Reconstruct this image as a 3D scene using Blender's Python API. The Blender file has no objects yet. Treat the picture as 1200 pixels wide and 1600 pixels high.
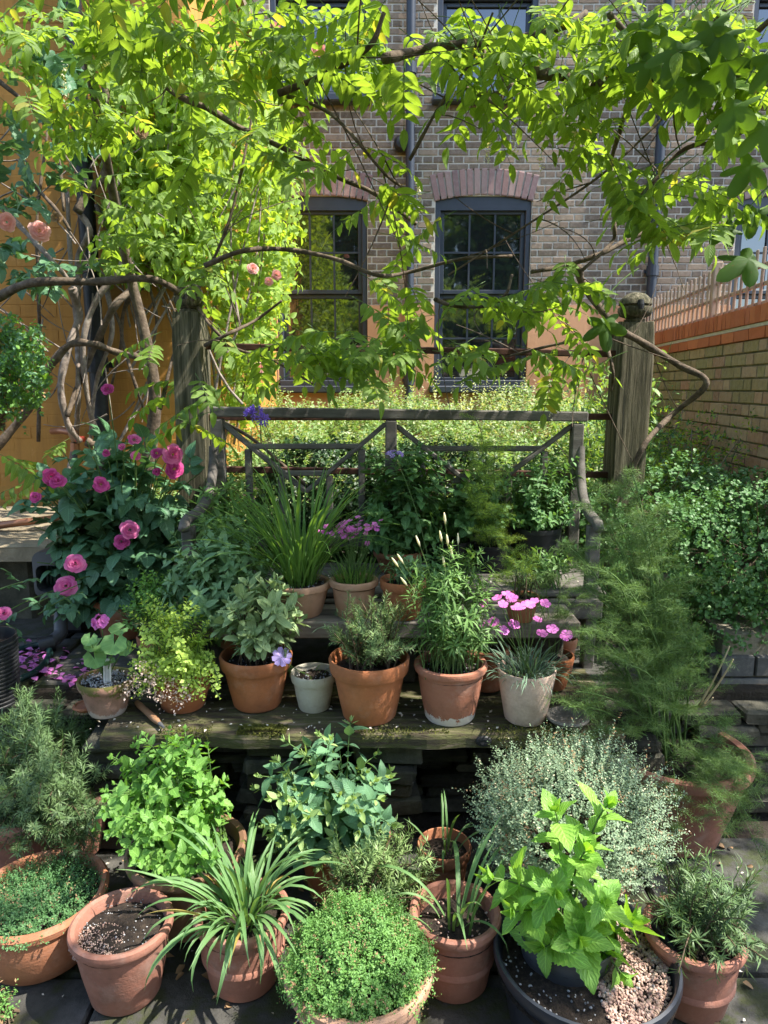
import bpy, bmesh, math, random
import numpy as np
from mathutils import Vector, Matrix
random.seed(7); rng = np.random.default_rng(7)
R = math.radians
scene = bpy.context.scene
COL = scene.collection

# ------------------------------------------------------------------ camera
F = 1100.0                      # focal length in photograph pixels (1600 high)
PITCH = R(10.0)
EYE = Vector((0, 0, 1.52))
cam_d = bpy.data.cameras.new('camera'); cam = bpy.data.objects.new('camera', cam_d); COL.objects.link(cam)
cam_d.sensor_fit = 'VERTICAL'; cam_d.sensor_height = 36; cam_d.lens = F / 1600 * 36
cam_d.clip_start = 0.05; cam_d.clip_end = 300
cam.location = EYE; cam.rotation_euler = (math.pi / 2 - PITCH, 0, 0)
scene.camera = cam

# ------------------------------------------------------------------ light
SUN_EL, SUN_DIR = R(57), Vector((0.98, -0.17, 0)).normalized()      # towards the sun, on the ground plan
to_sun = Vector((SUN_DIR.x * math.cos(SUN_EL), SUN_DIR.y * math.cos(SUN_EL), math.sin(SUN_EL)))
world = bpy.data.worlds.new('World'); scene.world = world; world.use_nodes = True
wn = world.node_tree.nodes; wl = world.node_tree.links
sky = wn.new('ShaderNodeTexSky'); sky.sky_type = 'NISHITA'; sky.sun_disc = False
sky.sun_elevation = SUN_EL; sky.sun_rotation = math.atan2(SUN_DIR.x, SUN_DIR.y)
wn['Background'].inputs['Strength'].default_value = 0.15
wl.new(sky.outputs[0], wn['Background'].inputs['Color'])
sun_d = bpy.data.lights.new('sun', 'SUN'); sun_d.energy = 3.9; sun_d.angle = R(0.53); sun_d.color = (1, 0.95, 0.86)
sun = bpy.data.objects.new('sun', sun_d); COL.objects.link(sun)
sun.rotation_euler = to_sun.to_track_quat('Z', 'Y').to_euler(); sun.location = (4, -2, 9)
scene.view_settings.view_transform = 'Standard'; scene.view_settings.look = 'None'
scene.view_settings.gamma = 1.0; scene.view_settings.exposure = 1.76
scene.cycles.max_bounces = 10; scene.cycles.transmission_bounces = 6; scene.cycles.diffuse_bounces = 5
scene.cycles.caustics_reflective = False; scene.cycles.caustics_refractive = False
scene.cycles.use_denoising = True

# ------------------------------------------------------------------ from the photograph's pixels to places
CP, SP = math.cos(PITCH), math.sin(PITCH)
def ray(px, py):
    u, v = (px - 600) / F, (py - 800) / F
    return Vector((u, CP - v * SP, -SP - v * CP))
def at(px, py, Y):
    d = ray(px, py); return EYE + d * (Y / d.y)
def atz(px, py, z):
    d = ray(px, py); return EYE + d * ((z - EYE.z) / d.z)
def proj(p):
    q = Vector(p) - EYE
    dep = q.y * CP - q.z * SP
    if dep < 0.05: return (-9e3, -9e3, dep)
    return (600 + F * q.x / dep, 800 - F * (q.y * SP + q.z * CP) / dep, dep)
def mpp(p): return max(proj(p)[2], .1) / F            # metres per pixel at p

# ------------------------------------------------------------------ mesh helpers
LOC = {}
class MB:
    def __init__(s): s.v = []; s.f = []; s.uv = []
    def add(s, V, Fc):
        n = len(s.v); s.v += [tuple(x) for x in V]; s.f += [tuple(i + n for i in f) for f in Fc]
    def box(s, c, d, M=None, bev=0.0):
        hx, hy, hz = d[0] / 2, d[1] / 2, d[2] / 2
        if bev <= 0:
            V = [Vector((x, y, z)) for x in (-hx, hx) for y in (-hy, hy) for z in (-hz, hz)]
            Fc = [(0,1,3,2),(4,6,7,5),(0,4,5,1),(2,3,7,6),(0,2,6,4),(1,5,7,3)]
        else:
            b = min(bev, hx * .9, hy * .9, hz * .9); V = []; idx = {}
            for sx in (-1, 1):
                for sy in (-1, 1):
                    for sz in (-1, 1):
                        for a in range(3):
                            p = [sx * hx, sy * hy, sz * hz]
                            for k in range(3):
                                if k != a: p[k] -= (sx, sy, sz)[k] * b
                            idx[sx, sy, sz, a] = len(V); V.append(Vector(p))
            Fc = []
            for a in range(3):
                o1, o2 = [k for k in range(3) if k != a]
                for sg in (-1, 1):
                    q = []
                    for s1, s2 in ((-1,-1),(1,-1),(1,1),(-1,1)):
                        k = [0,0,0]; k[a] = sg; k[o1] = s1; k[o2] = s2; q.append(idx[(*k, a)])
                    Fc.append(q)
            for a in range(3):
                o1, o2 = [k for k in range(3) if k != a]
                for s1 in (-1, 1):
                    for s2 in (-1, 1):
                        k0 = [0,0,0]; k0[a] = -1; k0[o1] = s1; k0[o2] = s2
                        k1 = list(k0); k1[a] = 1
                        Fc.append([idx[(*k0, o1)], idx[(*k0, o2)], idx[(*k1, o2)], idx[(*k1, o1)]])
            for sx in (-1, 1):
                for sy in (-1, 1):
                    for sz in (-1, 1): Fc.append([idx[sx, sy, sz, a] for a in range(3)])
        c = Vector(c)
        if M is not None: V = [M @ p for p in V]
        s.add([p + c for p in V], Fc); return s
    def beam(s, a, b, w, h, up=Vector((0, 0, 1)), bev=0.004):
        a, b = Vector(a), Vector(b); d = (b - a); L = d.length; y = d / L
        x = y.cross(up)
        x = x.normalized() if x.length > 1e-5 else Vector((1, 0, 0))
        z = x.cross(y); M = Matrix((x, y, z)).transposed()
        return s.box((a + b) / 2, (w, L, h), M, bev)
    def tube(s, pts, rad, n=7, cap=True):
        pts = [Vector(p) for p in pts]; m = len(pts)
        if not hasattr(rad, '__len__'): rad = [rad] * m
        prev = None; V = []
        for i, p in enumerate(pts):
            t = (pts[min(i + 1, m - 1)] - pts[max(i - 1, 0)]).normalized()
            if prev is None:
                prev = t.cross(Vector((0.31, 0.2, 0.93)))
                if prev.length < .05: prev = t.cross(Vector((1, 0, 0)))
            x = (prev - t * prev.dot(t)).normalized(); prev = x; y = t.cross(x)
            for k in range(n):
                a = 2 * math.pi * k / n; V.append(p + (x * math.cos(a) + y * math.sin(a)) * rad[i])
        Fc = [(i * n + k, i * n + (k + 1) % n, (i + 1) * n + (k + 1) % n, (i + 1) * n + k) for i in range(m - 1) for k in range(n)]
        if cap: Fc += [tuple(range(n - 1, -1, -1)), tuple((m - 1) * n + k for k in range(n))]
        s.add(V, Fc); return s
    def lathe(s, prof, c=(0, 0, 0), n=40, wob=0.0):
        V = []; Fc = []; m = len(prof); c = Vector(c); ph = random.random() * 6
        for r, z in prof:
            for k in range(n):
                a = 2 * math.pi * k / n; rr = r * (1 + wob * math.sin(2 * a + ph) + wob * .5 * math.sin(3 * a + ph * 2))
                V.append(c + Vector((rr * math.cos(a), rr * math.sin(a), z)))
        Fc = [(i * n + k, i * n + (k + 1) % n, (i + 1) * n + (k + 1) % n, (i + 1) * n + k) for i in range(m - 1) for k in range(n)]
        s.add(V, Fc); return s
    def mesh(s, name, mat=None, smooth=False):
        me = bpy.data.meshes.new(name); me.from_pydata(s.v, [], s.f); me.validate(); me.update()
        me.shade_smooth() if smooth else me.shade_flat()
        if mat: me.materials.append(mat)
        return me
    def obj(s, name, mat, parent=None, smooth=False, **k):
        return link(name, s.mesh(name, mat, smooth), parent, **k)
def smooth_angle(o, ang=40):
    me = o.data; bm = bmesh.new(); bm.from_mesh(me); bmesh.ops.recalc_face_normals(bm, faces=bm.faces)
    for e in bm.edges:
        if len(e.link_faces) == 2 and e.calc_face_angle(0) > R(ang): e.smooth = False
    for f in bm.faces: f.smooth = True
    bm.to_mesh(me); bm.free(); return o
def root_of(p):
    while p.parent: p = p.parent
    return p
def link(name, data, parent=None, M=None, label=None, cat=None, group=None, kind=None):
    o = bpy.data.objects.new(name, data); COL.objects.link(o)
    if parent is not None:
        o.parent = parent
        if parent.parent is None and parent.name in LOC: o.matrix_parent_inverse = Matrix.Translation(-LOC[parent.name])
        elif parent.get('_m') is not None: pass
    if M is not None: o.matrix_basis = M
    return tag(o, label, cat, group, kind)
def tag(o, label=None, cat=None, group=None, kind=None):
    if label: o['label'] = label
    if cat: o['category'] = cat
    if group: o['group'] = group
    if kind: o['kind'] = kind
    return o
def thing(name, label, cat, loc, group=None):
    o = bpy.data.objects.new(name, None); COL.objects.link(o); o.location = loc; o.empty_display_size = .05
    LOC[o.name] = Vector(loc); return tag(o, label, cat, group)
def struct(o): o['kind'] = 'structure'; return o

# ---- leaf templates: axis +Y, width X, normal Z, unit length
class T:
    def __init__(s, V, Fc, UV, mat): s.V = np.array(V, float); s.F = Fc; s.UV = np.array(UV, float); s.mat = mat; s.me = None; s.smooth = True
    def mesh(s, name='leaf'):
        if s.me is None: s.me = raw_mesh(name, s.V, s.F, s.UV, s.mat, s.smooth)
        return s.me
def raw_mesh(name, V, Fc, UV, mat, smooth=True):
    me = bpy.data.meshes.new(name); me.from_pydata([tuple(v) for v in V], [], Fc); me.update()
    uvl = me.uv_layers.new(name='UVMap'); li = np.empty(len(me.loops), np.int32); me.loops.foreach_get('vertex_index', li)
    uvl.data.foreach_set('uv', np.asarray(UV, np.float32)[li].ravel())
    me.shade_smooth() if smooth else me.shade_flat()
    if mat: me.materials.append(mat)
    return me
def leaf(mat, width=.5, kind='ovate', n=6, cols=3, fold=.2, curl=.25, serr=0., wav=0., twist=0., stalk=0.):
    V = []; UV = []; Fc = []
    for i in range(n + 1):
        v = i / n
        if kind == 'ovate': w = (math.sin(math.pi * v ** .72)) ** .8 * (1 - .12 * v)
        elif kind == 'lance': w = math.sin(math.pi * v ** .8) ** .75
        elif kind == 'oblong': w = min(1, (math.sin(math.pi * min(max(v, 0), 1))) ** .42)
        elif kind == 'obov': w = math.sin(math.pi * v ** 1.35) ** .8
        elif kind == 'strap': w = min(1, .75 + v) * min(1, (1 - v) * 3.2) ** .7 if v < 1 else 0
        else: w = math.sin(math.pi * v)
        w = max(w, 0.02) * width / 2
        if serr and 0 < i < n: w *= 1 + (serr if i % 2 else -serr)
        for c in range(cols):
            s = -1 + 2 * c / (cols - 1); x = s * w
            z = -curl * v * v + fold * abs(x) + wav * math.sin(v * 9 + s * 2) * abs(s) * width
            a = twist * v; x, z2 = x * math.cos(a) - 0, z + x * math.sin(a)
            V.append((x, stalk + v * (1 - stalk) * (1 - .18 * curl * v), z2)); UV.append((.5 + s * .5, v))
    for i in range(n):
        for c in range(cols - 1):
            a = i * cols + c; Fc.append((a, a + 1, a + cols + 1, a + cols))
    return T(V, Fc, UV, mat)
def strap(mat, width=.03, n=9, bend=1.2, side=0., tip=.3):
    """arching blade: bend = total turning angle (rad)"""
    V = []; UV = []; Fc = []; y = z = x = 0.0; a = math.pi / 2
    for i in range(n + 1):
        v = i / n; w = width / 2 * min(1, .55 + 1.2 * v) * min(1, (1 - v) / tip + .03)
        for s in (-1, 0, 1):
            V.append((x + s * w, y + (.35 * w if s == 0 else 0) * math.sin(a), z - (.35 * w if s == 0 else 0) * math.cos(a))); UV.append((.5 + s * .5, v))
        a -= bend / n * (0.35 + 1.3 * v); y += math.cos(a) / n; z += math.sin(a) / n; x += side * v / n
    for i in range(n):
        for c in range(2):
            k = i * 3 + c; Fc.append((k, k + 1, k + 4, k + 3))
    return T(V, Fc, UV, mat)         # starts along +Z and bends to +Y
def frame(p, d, up, s, sx=1.0):
    y = Vector(d).normalized(); x = y.cross(Vector(up))
    if x.length < 1e-4: x = y.cross(Vector((1, .1, 0)))
    x.normalize(); z = x.cross(y); p = Vector(p)
    return Matrix(((x.x * s * sx, y.x * s, z.x * s, p.x), (x.y * s * sx, y.y * s, z.y * s, p.y), (x.z * s * sx, y.z * s, z.z * s, p.z), (0, 0, 0, 1)))
def frames(P, D, U, S):
    D = D / (np.linalg.norm(D, axis=1, keepdims=True) + 1e-9)
    X = np.cross(D, U); X /= (np.linalg.norm(X, axis=1, keepdims=True) + 1e-9); Z = np.cross(X, D)
    S = np.broadcast_to(np.asarray(S, float), (len(P),))[:, None]
    M = np.zeros((len(P), 4, 4)); M[:, :3, 0] = X * S; M[:, :3, 1] = D * S; M[:, :3, 2] = Z * S; M[:, :3, 3] = P; M[:, 3, 3] = 1
    return M
def batch(name, parts, parent=None, smooth=True, **k):
    """parts: list of (template, (N,4,4) array) -> ONE mesh object"""
    Vs = []; Ls = []; tot = []; UVs = []; mats = []; mi = []; off = 0
    for t, M in parts:
        M = np.asarray(M, float)
        if len(M) == 0: continue
        V = np.einsum('nij,vj->nvi', M[:, :3, :3], t.V) + M[:, None, :3, 3]
        nv = len(t.V); N = len(M)
        fl = np.array([i for f in t.F for i in f], np.int64); fs = np.array([len(f) for f in t.F], np.int64)
        Ls.append((fl[None, :] + (np.arange(N) * nv)[:, None] + off).ravel()); tot.append(np.tile(fs, N))
        UVs.append(np.tile(t.UV[fl], (N, 1))); Vs.append(V.reshape(-1, 3)); off += nv * N
        if t.mat not in mats: mats.append(t.mat)
        mi.append(np.full(len(fs) * N, mats.index(t.mat)))
    if not Vs: return None
    V = np.concatenate(Vs).astype(np.float32); L = np.concatenate(Ls).astype(np.int32); tt = np.concatenate(tot).astype(np.int32)
    me = bpy.data.meshes.new(name); me.vertices.add(len(V)); me.vertices.foreach_set('co', V.ravel())
    me.loops.add(len(L)); me.loops.foreach_set('vertex_index', L)
    me.polygons.add(len(tt)); st = np.concatenate([[0], np.cumsum(tt)[:-1]]).astype(np.int32)
    me.polygons.foreach_set('loop_start', st); me.polygons.foreach_set('loop_total', tt)
    me.polygons.foreach_set('material_index', np.concatenate(mi).astype(np.int32))
    me.update(calc_edges=True)
    me.uv_layers.new(name='UVMap').data.foreach_set('uv', np.concatenate(UVs).astype(np.float32).ravel())
    for m in mats: me.materials.append(m)
    me.shade_smooth() if smooth else me.shade_flat()
    return link(name, me, parent, **k)
def place(parent, name, items, cap=300, minpx=9.0, rest='foliage'):
    """items: list of (template, Matrix). The largest in view become objects of their own, the others one mesh"""
    sc = []
    for i, (t, M) in enumerate(items):
        px, py, dep = proj(M.translation); L = M.col[1].xyz.length
        c = M @ Vector((0, .5, 0)); qx, qy, _ = proj(c)
        ok = -20 < qx < 1220 and -20 < qy < 1620 and dep > .1
        ext = float(np.ptp(t.V[:, 1]) + np.ptp(t.V[:, 2]) * .5)
        sc.append(L * ext / dep * F if ok else 0)
    order = sorted(range(len(items)), key=lambda i: -sc[i]); own = [i for i in order[:cap] if sc[i] >= minpx]; s = set(own)
    for i in own: link(name, items[i][0].mesh(name), parent, M=items[i][1])
    rem = {}
    for i in order:
        if i not in s: rem.setdefault(id(items[i][0]), (items[i][0], []))[1].append(np.array(items[i][1]))
    if rem: batch(rest, [(t, np.array(m)) for t, m in rem.values()], parent, kind='stuff')
def rv(a=1.0): return Vector((random.uniform(-a, a), random.uniform(-a, a), random.uniform(-a, a)))
def bez(a, b, c, n):
    return [a * (1 - t) ** 2 + b * 2 * t * (1 - t) + c * t * t for t in [i / n for i in range(n + 1)]]
def spline(pts, n=6):
    """Catmull-Rom through pts"""
    pts = [Vector(p) for p in pts]; P = [pts[0] * 2 - pts[1]] + pts + [pts[-1] * 2 - pts[-2]]; out = []
    for i in range(1, len(P) - 2):
        for k in range(n):
            t = k / n; a, b, c, d = P[i - 1], P[i], P[i + 1], P[i + 2]
            out.append(.5 * ((2 * b) + (c - a) * t + (2 * a - 5 * b + 4 * c - d) * t * t + (3 * b - a - 3 * c + d) * t ** 3))
    return out + [pts[-1]]

# ------------------------------------------------------------------ materials (all procedural)
def _mat(name):
    m = bpy.data.materials.new(name); m.use_nodes = True; nt = m.node_tree
    return m, nt, nt.nodes['Principled BSDF'], nt.nodes['Material Output']
def N(nt, t, **k):
    n = nt.nodes.new(t)
    for a, b in k.items(): setattr(n, a, b)
    return n
def mixrgb(nt, f, a, b, blend='MIX'):
    m = N(nt, 'ShaderNodeMix', data_type='RGBA', blend_type=blend)
    for sock, val in ((m.inputs[0], f), (m.inputs[6], a), (m.inputs[7], b)):
        if hasattr(val, 'is_linked') or hasattr(val, 'links'): nt.links.new(val, sock)
        else: sock.default_value = val if not isinstance(val, tuple) else (*val, 1)
    return m.outputs[2]
def mth(nt, op, a, b=0.0, clamp=False):
    m = N(nt, 'ShaderNodeMath', operation=op, use_clamp=clamp)
    for s, v in ((m.inputs[0], a), (m.inputs[1], b)):
        if isinstance(v, (int, float)): s.default_value = v
        else: nt.links.new(v, s)
    return m.outputs[0]
def noise(nt, scale, vec=None, detail=4, rough=.6, out='Fac'):
    n = N(nt, 'ShaderNodeTexNoise'); n.inputs['Scale'].default_value = scale; n.inputs['Detail'].default_value = detail; n.inputs['Roughness'].default_value = rough
    if vec is not None: nt.links.new(vec, n.inputs['Vector'])
    return n.outputs[out]
def ramp(nt, f, stops):
    r = N(nt, 'ShaderNodeValToRGB'); nt.links.new(f, r.inputs[0]); e = r.color_ramp.elements
    while len(e) < len(stops): e.new(.5)
    for x, (p, c) in zip(e, stops): x.position = p; x.color = (*c, 1) if len(c) == 3 else c
    return r.outputs[0]
def pos(nt): return N(nt, 'ShaderNodeNewGeometry').outputs['Position']
def rnd(nt):
    a = N(nt, 'ShaderNodeNewGeometry').outputs['Random Per Island']; b = N(nt, 'ShaderNodeObjectInfo').outputs['Random']
    return mth(nt, 'FRACT', mth(nt, 'ADD', a, b))
def bump(nt, bs, h, st=.3, dist=.01):
    b = N(nt, 'ShaderNodeBump'); b.inputs['Strength'].default_value = st; b.inputs['Distance'].default_value = dist
    nt.links.new(h, b.inputs['Height']); nt.links.new(b.outputs[0], bs.inputs['Normal'])
def leafmat(name, c1, c2, trans=.4, rough=.5, vein=.0, tc=None, spec=.4, old=None, spots=0.):
    m, nt, bs, out = _mat(name); L = nt.links
    f = rnd(nt); n = noise(nt, 9.0, pos(nt), 3)
    f2 = mth(nt, 'ADD', mth(nt, 'MULTIPLY', f, .6), mth(nt, 'MULTIPLY', n, .5), True)
    col = mixrgb(nt, f2, c1, c2)
    if old:      # a few yellowed leaves
        col = mixrgb(nt, mth(nt, 'GREATER_THAN', f, .965), col, old)
    if spots:    # rust spots and blemishes
        sp = ramp(nt, noise(nt, 130, pos(nt), 2, .5), [(.66, (0, 0, 0)), (.74, (1, 1, 1))]); ar = ramp(nt, noise(nt, 7, pos(nt), 2), [(.45, (0, 0, 0)), (.6, (1, 1, 1))])
        col = mixrgb(nt, mth(nt, 'MULTIPLY', mth(nt, 'MULTIPLY', sp, ar), spots), col, (.16, .10, .03))
    if vein:
        uv = N(nt, 'ShaderNodeUVMap').outputs[0]; sx = N(nt, 'ShaderNodeSeparateXYZ'); L.new(uv, sx.inputs[0])
        d = mth(nt, 'ABSOLUTE', mth(nt, 'SUBTRACT', sx.outputs[0], .5))
        mid = mth(nt, 'LESS_THAN', d, .03)
        ph = mth(nt, 'SUBTRACT', mth(nt, 'MULTIPLY', sx.outputs[1], 44.), mth(nt, 'MULTIPLY', d, 34.))
        side = mth(nt, 'MULTIPLY', mth(nt, 'GREATER_THAN', mth(nt, 'SINE', ph), .9), .6)
        vv = mth(nt, 'MULTIPLY', mth(nt, 'MAXIMUM', mid, side), vein)
        col = mixrgb(nt, vv, col, tuple(min(1, x * 1.7 + .03) for x in c2))
        bump(nt, bs, mth(nt, 'SUBTRACT', mth(nt, 'SINE', ph), mth(nt, 'MULTIPLY', mid, 2.)), .35, .002)
    L.new(col, bs.inputs['Base Color']); bs.inputs['Roughness'].default_value = rough; bs.inputs['Specular IOR Level'].default_value = spec
    tr = N(nt, 'ShaderNodeBsdfTranslucent'); tcol = mixrgb(nt, 1.0, col, tc or (1.5, 1.35, .55), 'MULTIPLY'); L.new(tcol, tr.inputs[0])
    mx = N(nt, 'ShaderNodeMixShader'); mx.inputs[0].default_value = trans
    L.new(bs.outputs[0], mx.inputs[1]); L.new(tr.outputs[0], mx.inputs[2]); L.new(mx.outputs[0], out.inputs[0]); return m
def surf(name, stops, scale=6., rough=.8, bst=.3, bsc=60., bdist=.004, obj=False, detail=6, spec=.3, perobj=0., metal=0., stretch=None):
    m, nt, bs, out = _mat(name)
    v = N(nt, 'ShaderNodeTexCoord').outputs['Object'] if obj else pos(nt)
    if stretch:
        mp = N(nt, 'ShaderNodeMapping'); mp.inputs['Scale'].default_value = stretch; nt.links.new(v, mp.inputs[0]); v = mp.outputs[0]
    f = noise(nt, scale, v, detail, .65)
    col = ramp(nt, f, stops)
    if perobj:
        r = rnd(nt); hs = N(nt, 'ShaderNodeHueSaturation'); nt.links.new(col, hs.inputs['Color'])
        nt.links.new(mth(nt, 'ADD', mth(nt, 'MULTIPLY', r, perobj), 1 - perobj / 2), hs.inputs['Value'])
        r2 = mth(nt, 'FRACT', mth(nt, 'MULTIPLY', r, 7.3))
        nt.links.new(mth(nt, 'ADD', mth(nt, 'MULTIPLY', r2, .03), .485), hs.inputs['Hue']); col = hs.outputs[0]
    nt.links.new(col, bs.inputs['Base Color']); bs.inputs['Roughness'].default_value = rough
    bs.inputs['Specular IOR Level'].default_value = spec; bs.inputs['Metallic'].default_value = metal
    if bst: bump(nt, bs, noise(nt, bsc, v, 6, .7), bst, bdist)
    return m
def clay(name, a, b, efflo=0., moss=0., mosscol=(.10, .12, .02), rough=.85, lime=.3):
    """fired clay; stains lie in patches of their own, salts near the foot, moss on the shoulder"""
    m, nt, bs, out = _mat(name); v = pos(nt); o = N(nt, 'ShaderNodeTexCoord').outputs['Generated']
    f = noise(nt, 7, v, 6, .6); col = ramp(nt, f, [(.3, a), (.7, b)])
    fine = noise(nt, 90, v, 3); col = mixrgb(nt, mth(nt, 'MULTIPLY', fine, .4), col, tuple(x * .7 for x in a))
    # pale lime bloom in soft patches
    bl = ramp(nt, noise(nt, 11, v, 5, .7), [(.52, (0, 0, 0)), (.75, (1, 1, 1))])
    col = mixrgb(nt, mth(nt, 'MULTIPLY', bl, lime), col, (.5, .42, .36))
    dk = ramp(nt, noise(nt, 6, v, 7, .75), [(.5, (0, 0, 0)), (.72, (1, 1, 1))])
    col = mixrgb(nt, mth(nt, 'MULTIPLY', dk, .5), col, (.06, .045, .03))
    r = N(nt, 'ShaderNodeObjectInfo').outputs['Random']
    hs = N(nt, 'ShaderNodeHueSaturation'); nt.links.new(col, hs.inputs['Color'])
    nt.links.new(mth(nt, 'ADD', mth(nt, 'MULTIPLY', r, .3), .85), hs.inputs['Value']); col = hs.outputs[0]
    sx = N(nt, 'ShaderNodeSeparateXYZ'); nt.links.new(o, sx.inputs[0]); gz = sx.outputs[2]
    if efflo:
        e = mth(nt, 'MULTIPLY', mth(nt, 'GREATER_THAN', mth(nt, 'ADD', mth(nt, 'MULTIPLY', noise(nt, 30, v, 6, .8), .6), .02), mth(nt, 'ADD', gz, .17)), efflo)
        col = mixrgb(nt, e, col, (.62, .58, .53))
    if moss:
        e = mth(nt, 'GREATER_THAN', mth(nt, 'ADD', noise(nt, 24, v, 6, .8), mth(nt, 'MULTIPLY', gz, .35)), 1.02 - moss)
        col = mixrgb(nt, e, col, mosscol)
    nt.links.new(col, bs.inputs['Base Color']); bs.inputs['Roughness'].default_value = rough; bs.inputs['Specular IOR Level'].default_value = .25
    # turning marks and grit
    mp = N(nt, 'ShaderNodeMapping'); mp.inputs['Scale'].default_value = (2, 2, 160); nt.links.new(v, mp.inputs[0])
    h = mth(nt, 'ADD', noise(nt, 130, v, 3), mth(nt, 'MULTIPLY', noise(nt, 1.0, mp.outputs[0], 2), .6)); bump(nt, bs, h, .35, .003)
    return m
def flat(name, c, rough=.5, spec=.4, metal=0., bst=0., bsc=120):
    return surf(name, [(.3, tuple(x * .85 for x in c)), (.7, tuple(min(1, x * 1.1) for x in c))], 8, rough, bst, bsc, .002, spec=spec, metal=metal)
m_wood = surf('weathered_wood', [(.3, (.10, .085, .07)), (.55, (.22, .19, .16)), (.75, (.32, .29, .25))], 3.5, .85, .5, 40, .006, stretch=(1, 8, 8), perobj=.25)
m_benchw = surf('bench_wood', [(.3, (.06, .053, .046)), (.55, (.125, .113, .098)), (.8, (.20, .18, .155))], 5, .85, .5, 60, .004, stretch=(1, 6, 6), perobj=.2)
m_post = surf('post_wood', [(.3, (.025, .026, .013)), (.48, (.105, .095, .055)), (.66, (.26, .225, .15))], 9, .92, 1., 26, .015, stretch=(7, 7, .35))
m_plank = surf('mossy_plank', [(.25, (.02, .016, .010)), (.42, (.07, .055, .035)), (.54, (.085, .088, .03)), (.62, (.15, .12, .08)), (.78, (.25, .21, .155))], 7, .92, .8, 45, .01, stretch=(.8, 5, 5))
m_moss = surf('moss', [(.3, (.05, .06, .01)), (.6, (.16, .17, .03)), (.8, (.32, .29, .09))], 40, .95, 1., 200, .01)
m_rust = surf('rusty_iron', [(.3, (.03, .014, .01)), (.6, (.08, .035, .022)), (.8, (.13, .06, .035))], 30, .85, .4, 150, .002)
m_iron = surf('black_iron', [(.3, (.012, .012, .013)), (.7, (.03, .03, .032))], 20, .5, .2, 90, .002)
m_plastic = flat('black_plastic', (.018, .019, .021), .42, .45, bst=.15)
m_navy = flat('tub_plastic', (.02, .023, .032), .35, .5)
m_greyp = flat('grey_plastic', (.075, .075, .08), .5, .4)
m_soil = surf('potting_soil', [(.3, (.012, .009, .007)), (.55, (.04, .028, .02)), (.72, (.09, .065, .045))], 60, .95, 1., 150, .012)
m_grit = surf('pink_grit', [(.3, (.22, .13, .10)), (.5, (.42, .28, .22)), (.75, (.6, .48, .40))], 40, .9, .4, 200, .003, perobj=.6)
m_perl = surf('pale_grit', [(.3, (.16, .16, .17)), (.7, (.45, .44, .43))], 40, .9, .4, 200, .003, perobj=.8)
def render_mat(name, a, b, dirt, amt, perobj=0.):
    m, nt, bs, out = _mat(name); v = pos(nt); col = ramp(nt, noise(nt, 2.2, v, 6, .65), [(.3, a), (.7, b)])
    mp = N(nt, 'ShaderNodeMapping'); mp.inputs['Scale'].default_value = (7, 7, .55); nt.links.new(v, mp.inputs[0])
    st = ramp(nt, noise(nt, 1.6, mp.outputs[0], 6, .7), [(.48, (0, 0, 0)), (.72, (1, 1, 1))]); col = mixrgb(nt, mth(nt, 'MULTIPLY', st, amt), col, dirt)
    ch = ramp(nt, noise(nt, 5.5, v, 8, .75), [(.60, (0, 0, 0)), (.66, (1, 1, 1))]); col = mixrgb(nt, mth(nt, 'MULTIPLY', ch, amt * .7), col, tuple(min(1, x * 1.25 + .06) for x in b))
    if perobj:
        hs = N(nt, 'ShaderNodeHueSaturation'); nt.links.new(col, hs.inputs['Color']); nt.links.new(mth(nt, 'ADD', mth(nt, 'MULTIPLY', rnd(nt), perobj), 1 - perobj / 2), hs.inputs['Value']); col = hs.outputs[0]
    nt.links.new(col, bs.inputs['Base Color']); bs.inputs['Roughness'].default_value = .85; bs.inputs['Specular IOR Level'].default_value = .25
    bump(nt, bs, noise(nt, 38, v, 6, .7), .35, .006); return m
m_orange = render_mat('orange_render', (.42, .19, .04), (.52, .255, .06), (.20, .09, .03), .5, .03)
m_peach = render_mat('peach_render', (.50, .245, .12), (.60, .32, .17), (.33, .18, .10), .3)
def brickmat(name, cols, lime=.25, dark=.3):
    m, nt, bs, out = _mat(name); v = pos(nt); r = rnd(nt)
    col = ramp(nt, r, [(i / (len(cols) - 1), c) for i, c in enumerate(cols)])
    n1 = noise(nt, 22, v, 6, .7); col = mixrgb(nt, mth(nt, 'MULTIPLY', ramp(nt, n1, [(.45, (0, 0, 0)), (.75, (1, 1, 1))]), dark), col, (.03, .027, .026))
    n2 = noise(nt, 34, v, 6, .8); col = mixrgb(nt, mth(nt, 'MULTIPLY', ramp(nt, n2, [(.5, (0, 0, 0)), (.7, (1, 1, 1))]), lime), col, (.5, .46, .4))
    nt.links.new(col, bs.inputs['Base Color']); bs.inputs['Roughness'].default_value = .9; bs.inputs['Specular IOR Level'].default_value = .2
    bump(nt, bs, noise(nt, 70, v, 6, .8), .45, .005); return m
m_stock = brickmat('stock_brick', [(.115, .093, .07), (.185, .138, .098), (.27, .195, .135), (.145, .115, .088), (.30, .225, .155), (.205, .155, .115)], .3, .5)
m_arch = brickmat('arch_brick', [(.24, .145, .13), (.33, .21, .185), (.20, .13, .13), (.36, .25, .215)], .3, .3)
m_redb = brickmat('red_brick', [(.38, .20, .125), (.46, .28, .17), (.32, .18, .115), (.45, .31, .19), (.37, .235, .14)], .35, .35)
m_mossb = brickmat('mossy_brick', [(.25, .20, .08), (.34, .25, .13), (.22, .20, .09), (.38, .26, .14), (.28, .24, .11)], .25, .4)
m_cap = brickmat('capping_brick', [(.46, .13, .055), (.55, .18, .08), (.42, .12, .05), (.5, .16, .08)], .05, .15)
m_greyb = brickmat('grey_brick', [(.085, .085, .085), (.12, .118, .112), (.10, .095, .09), (.15, .145, .135)], .15, .5)
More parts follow.
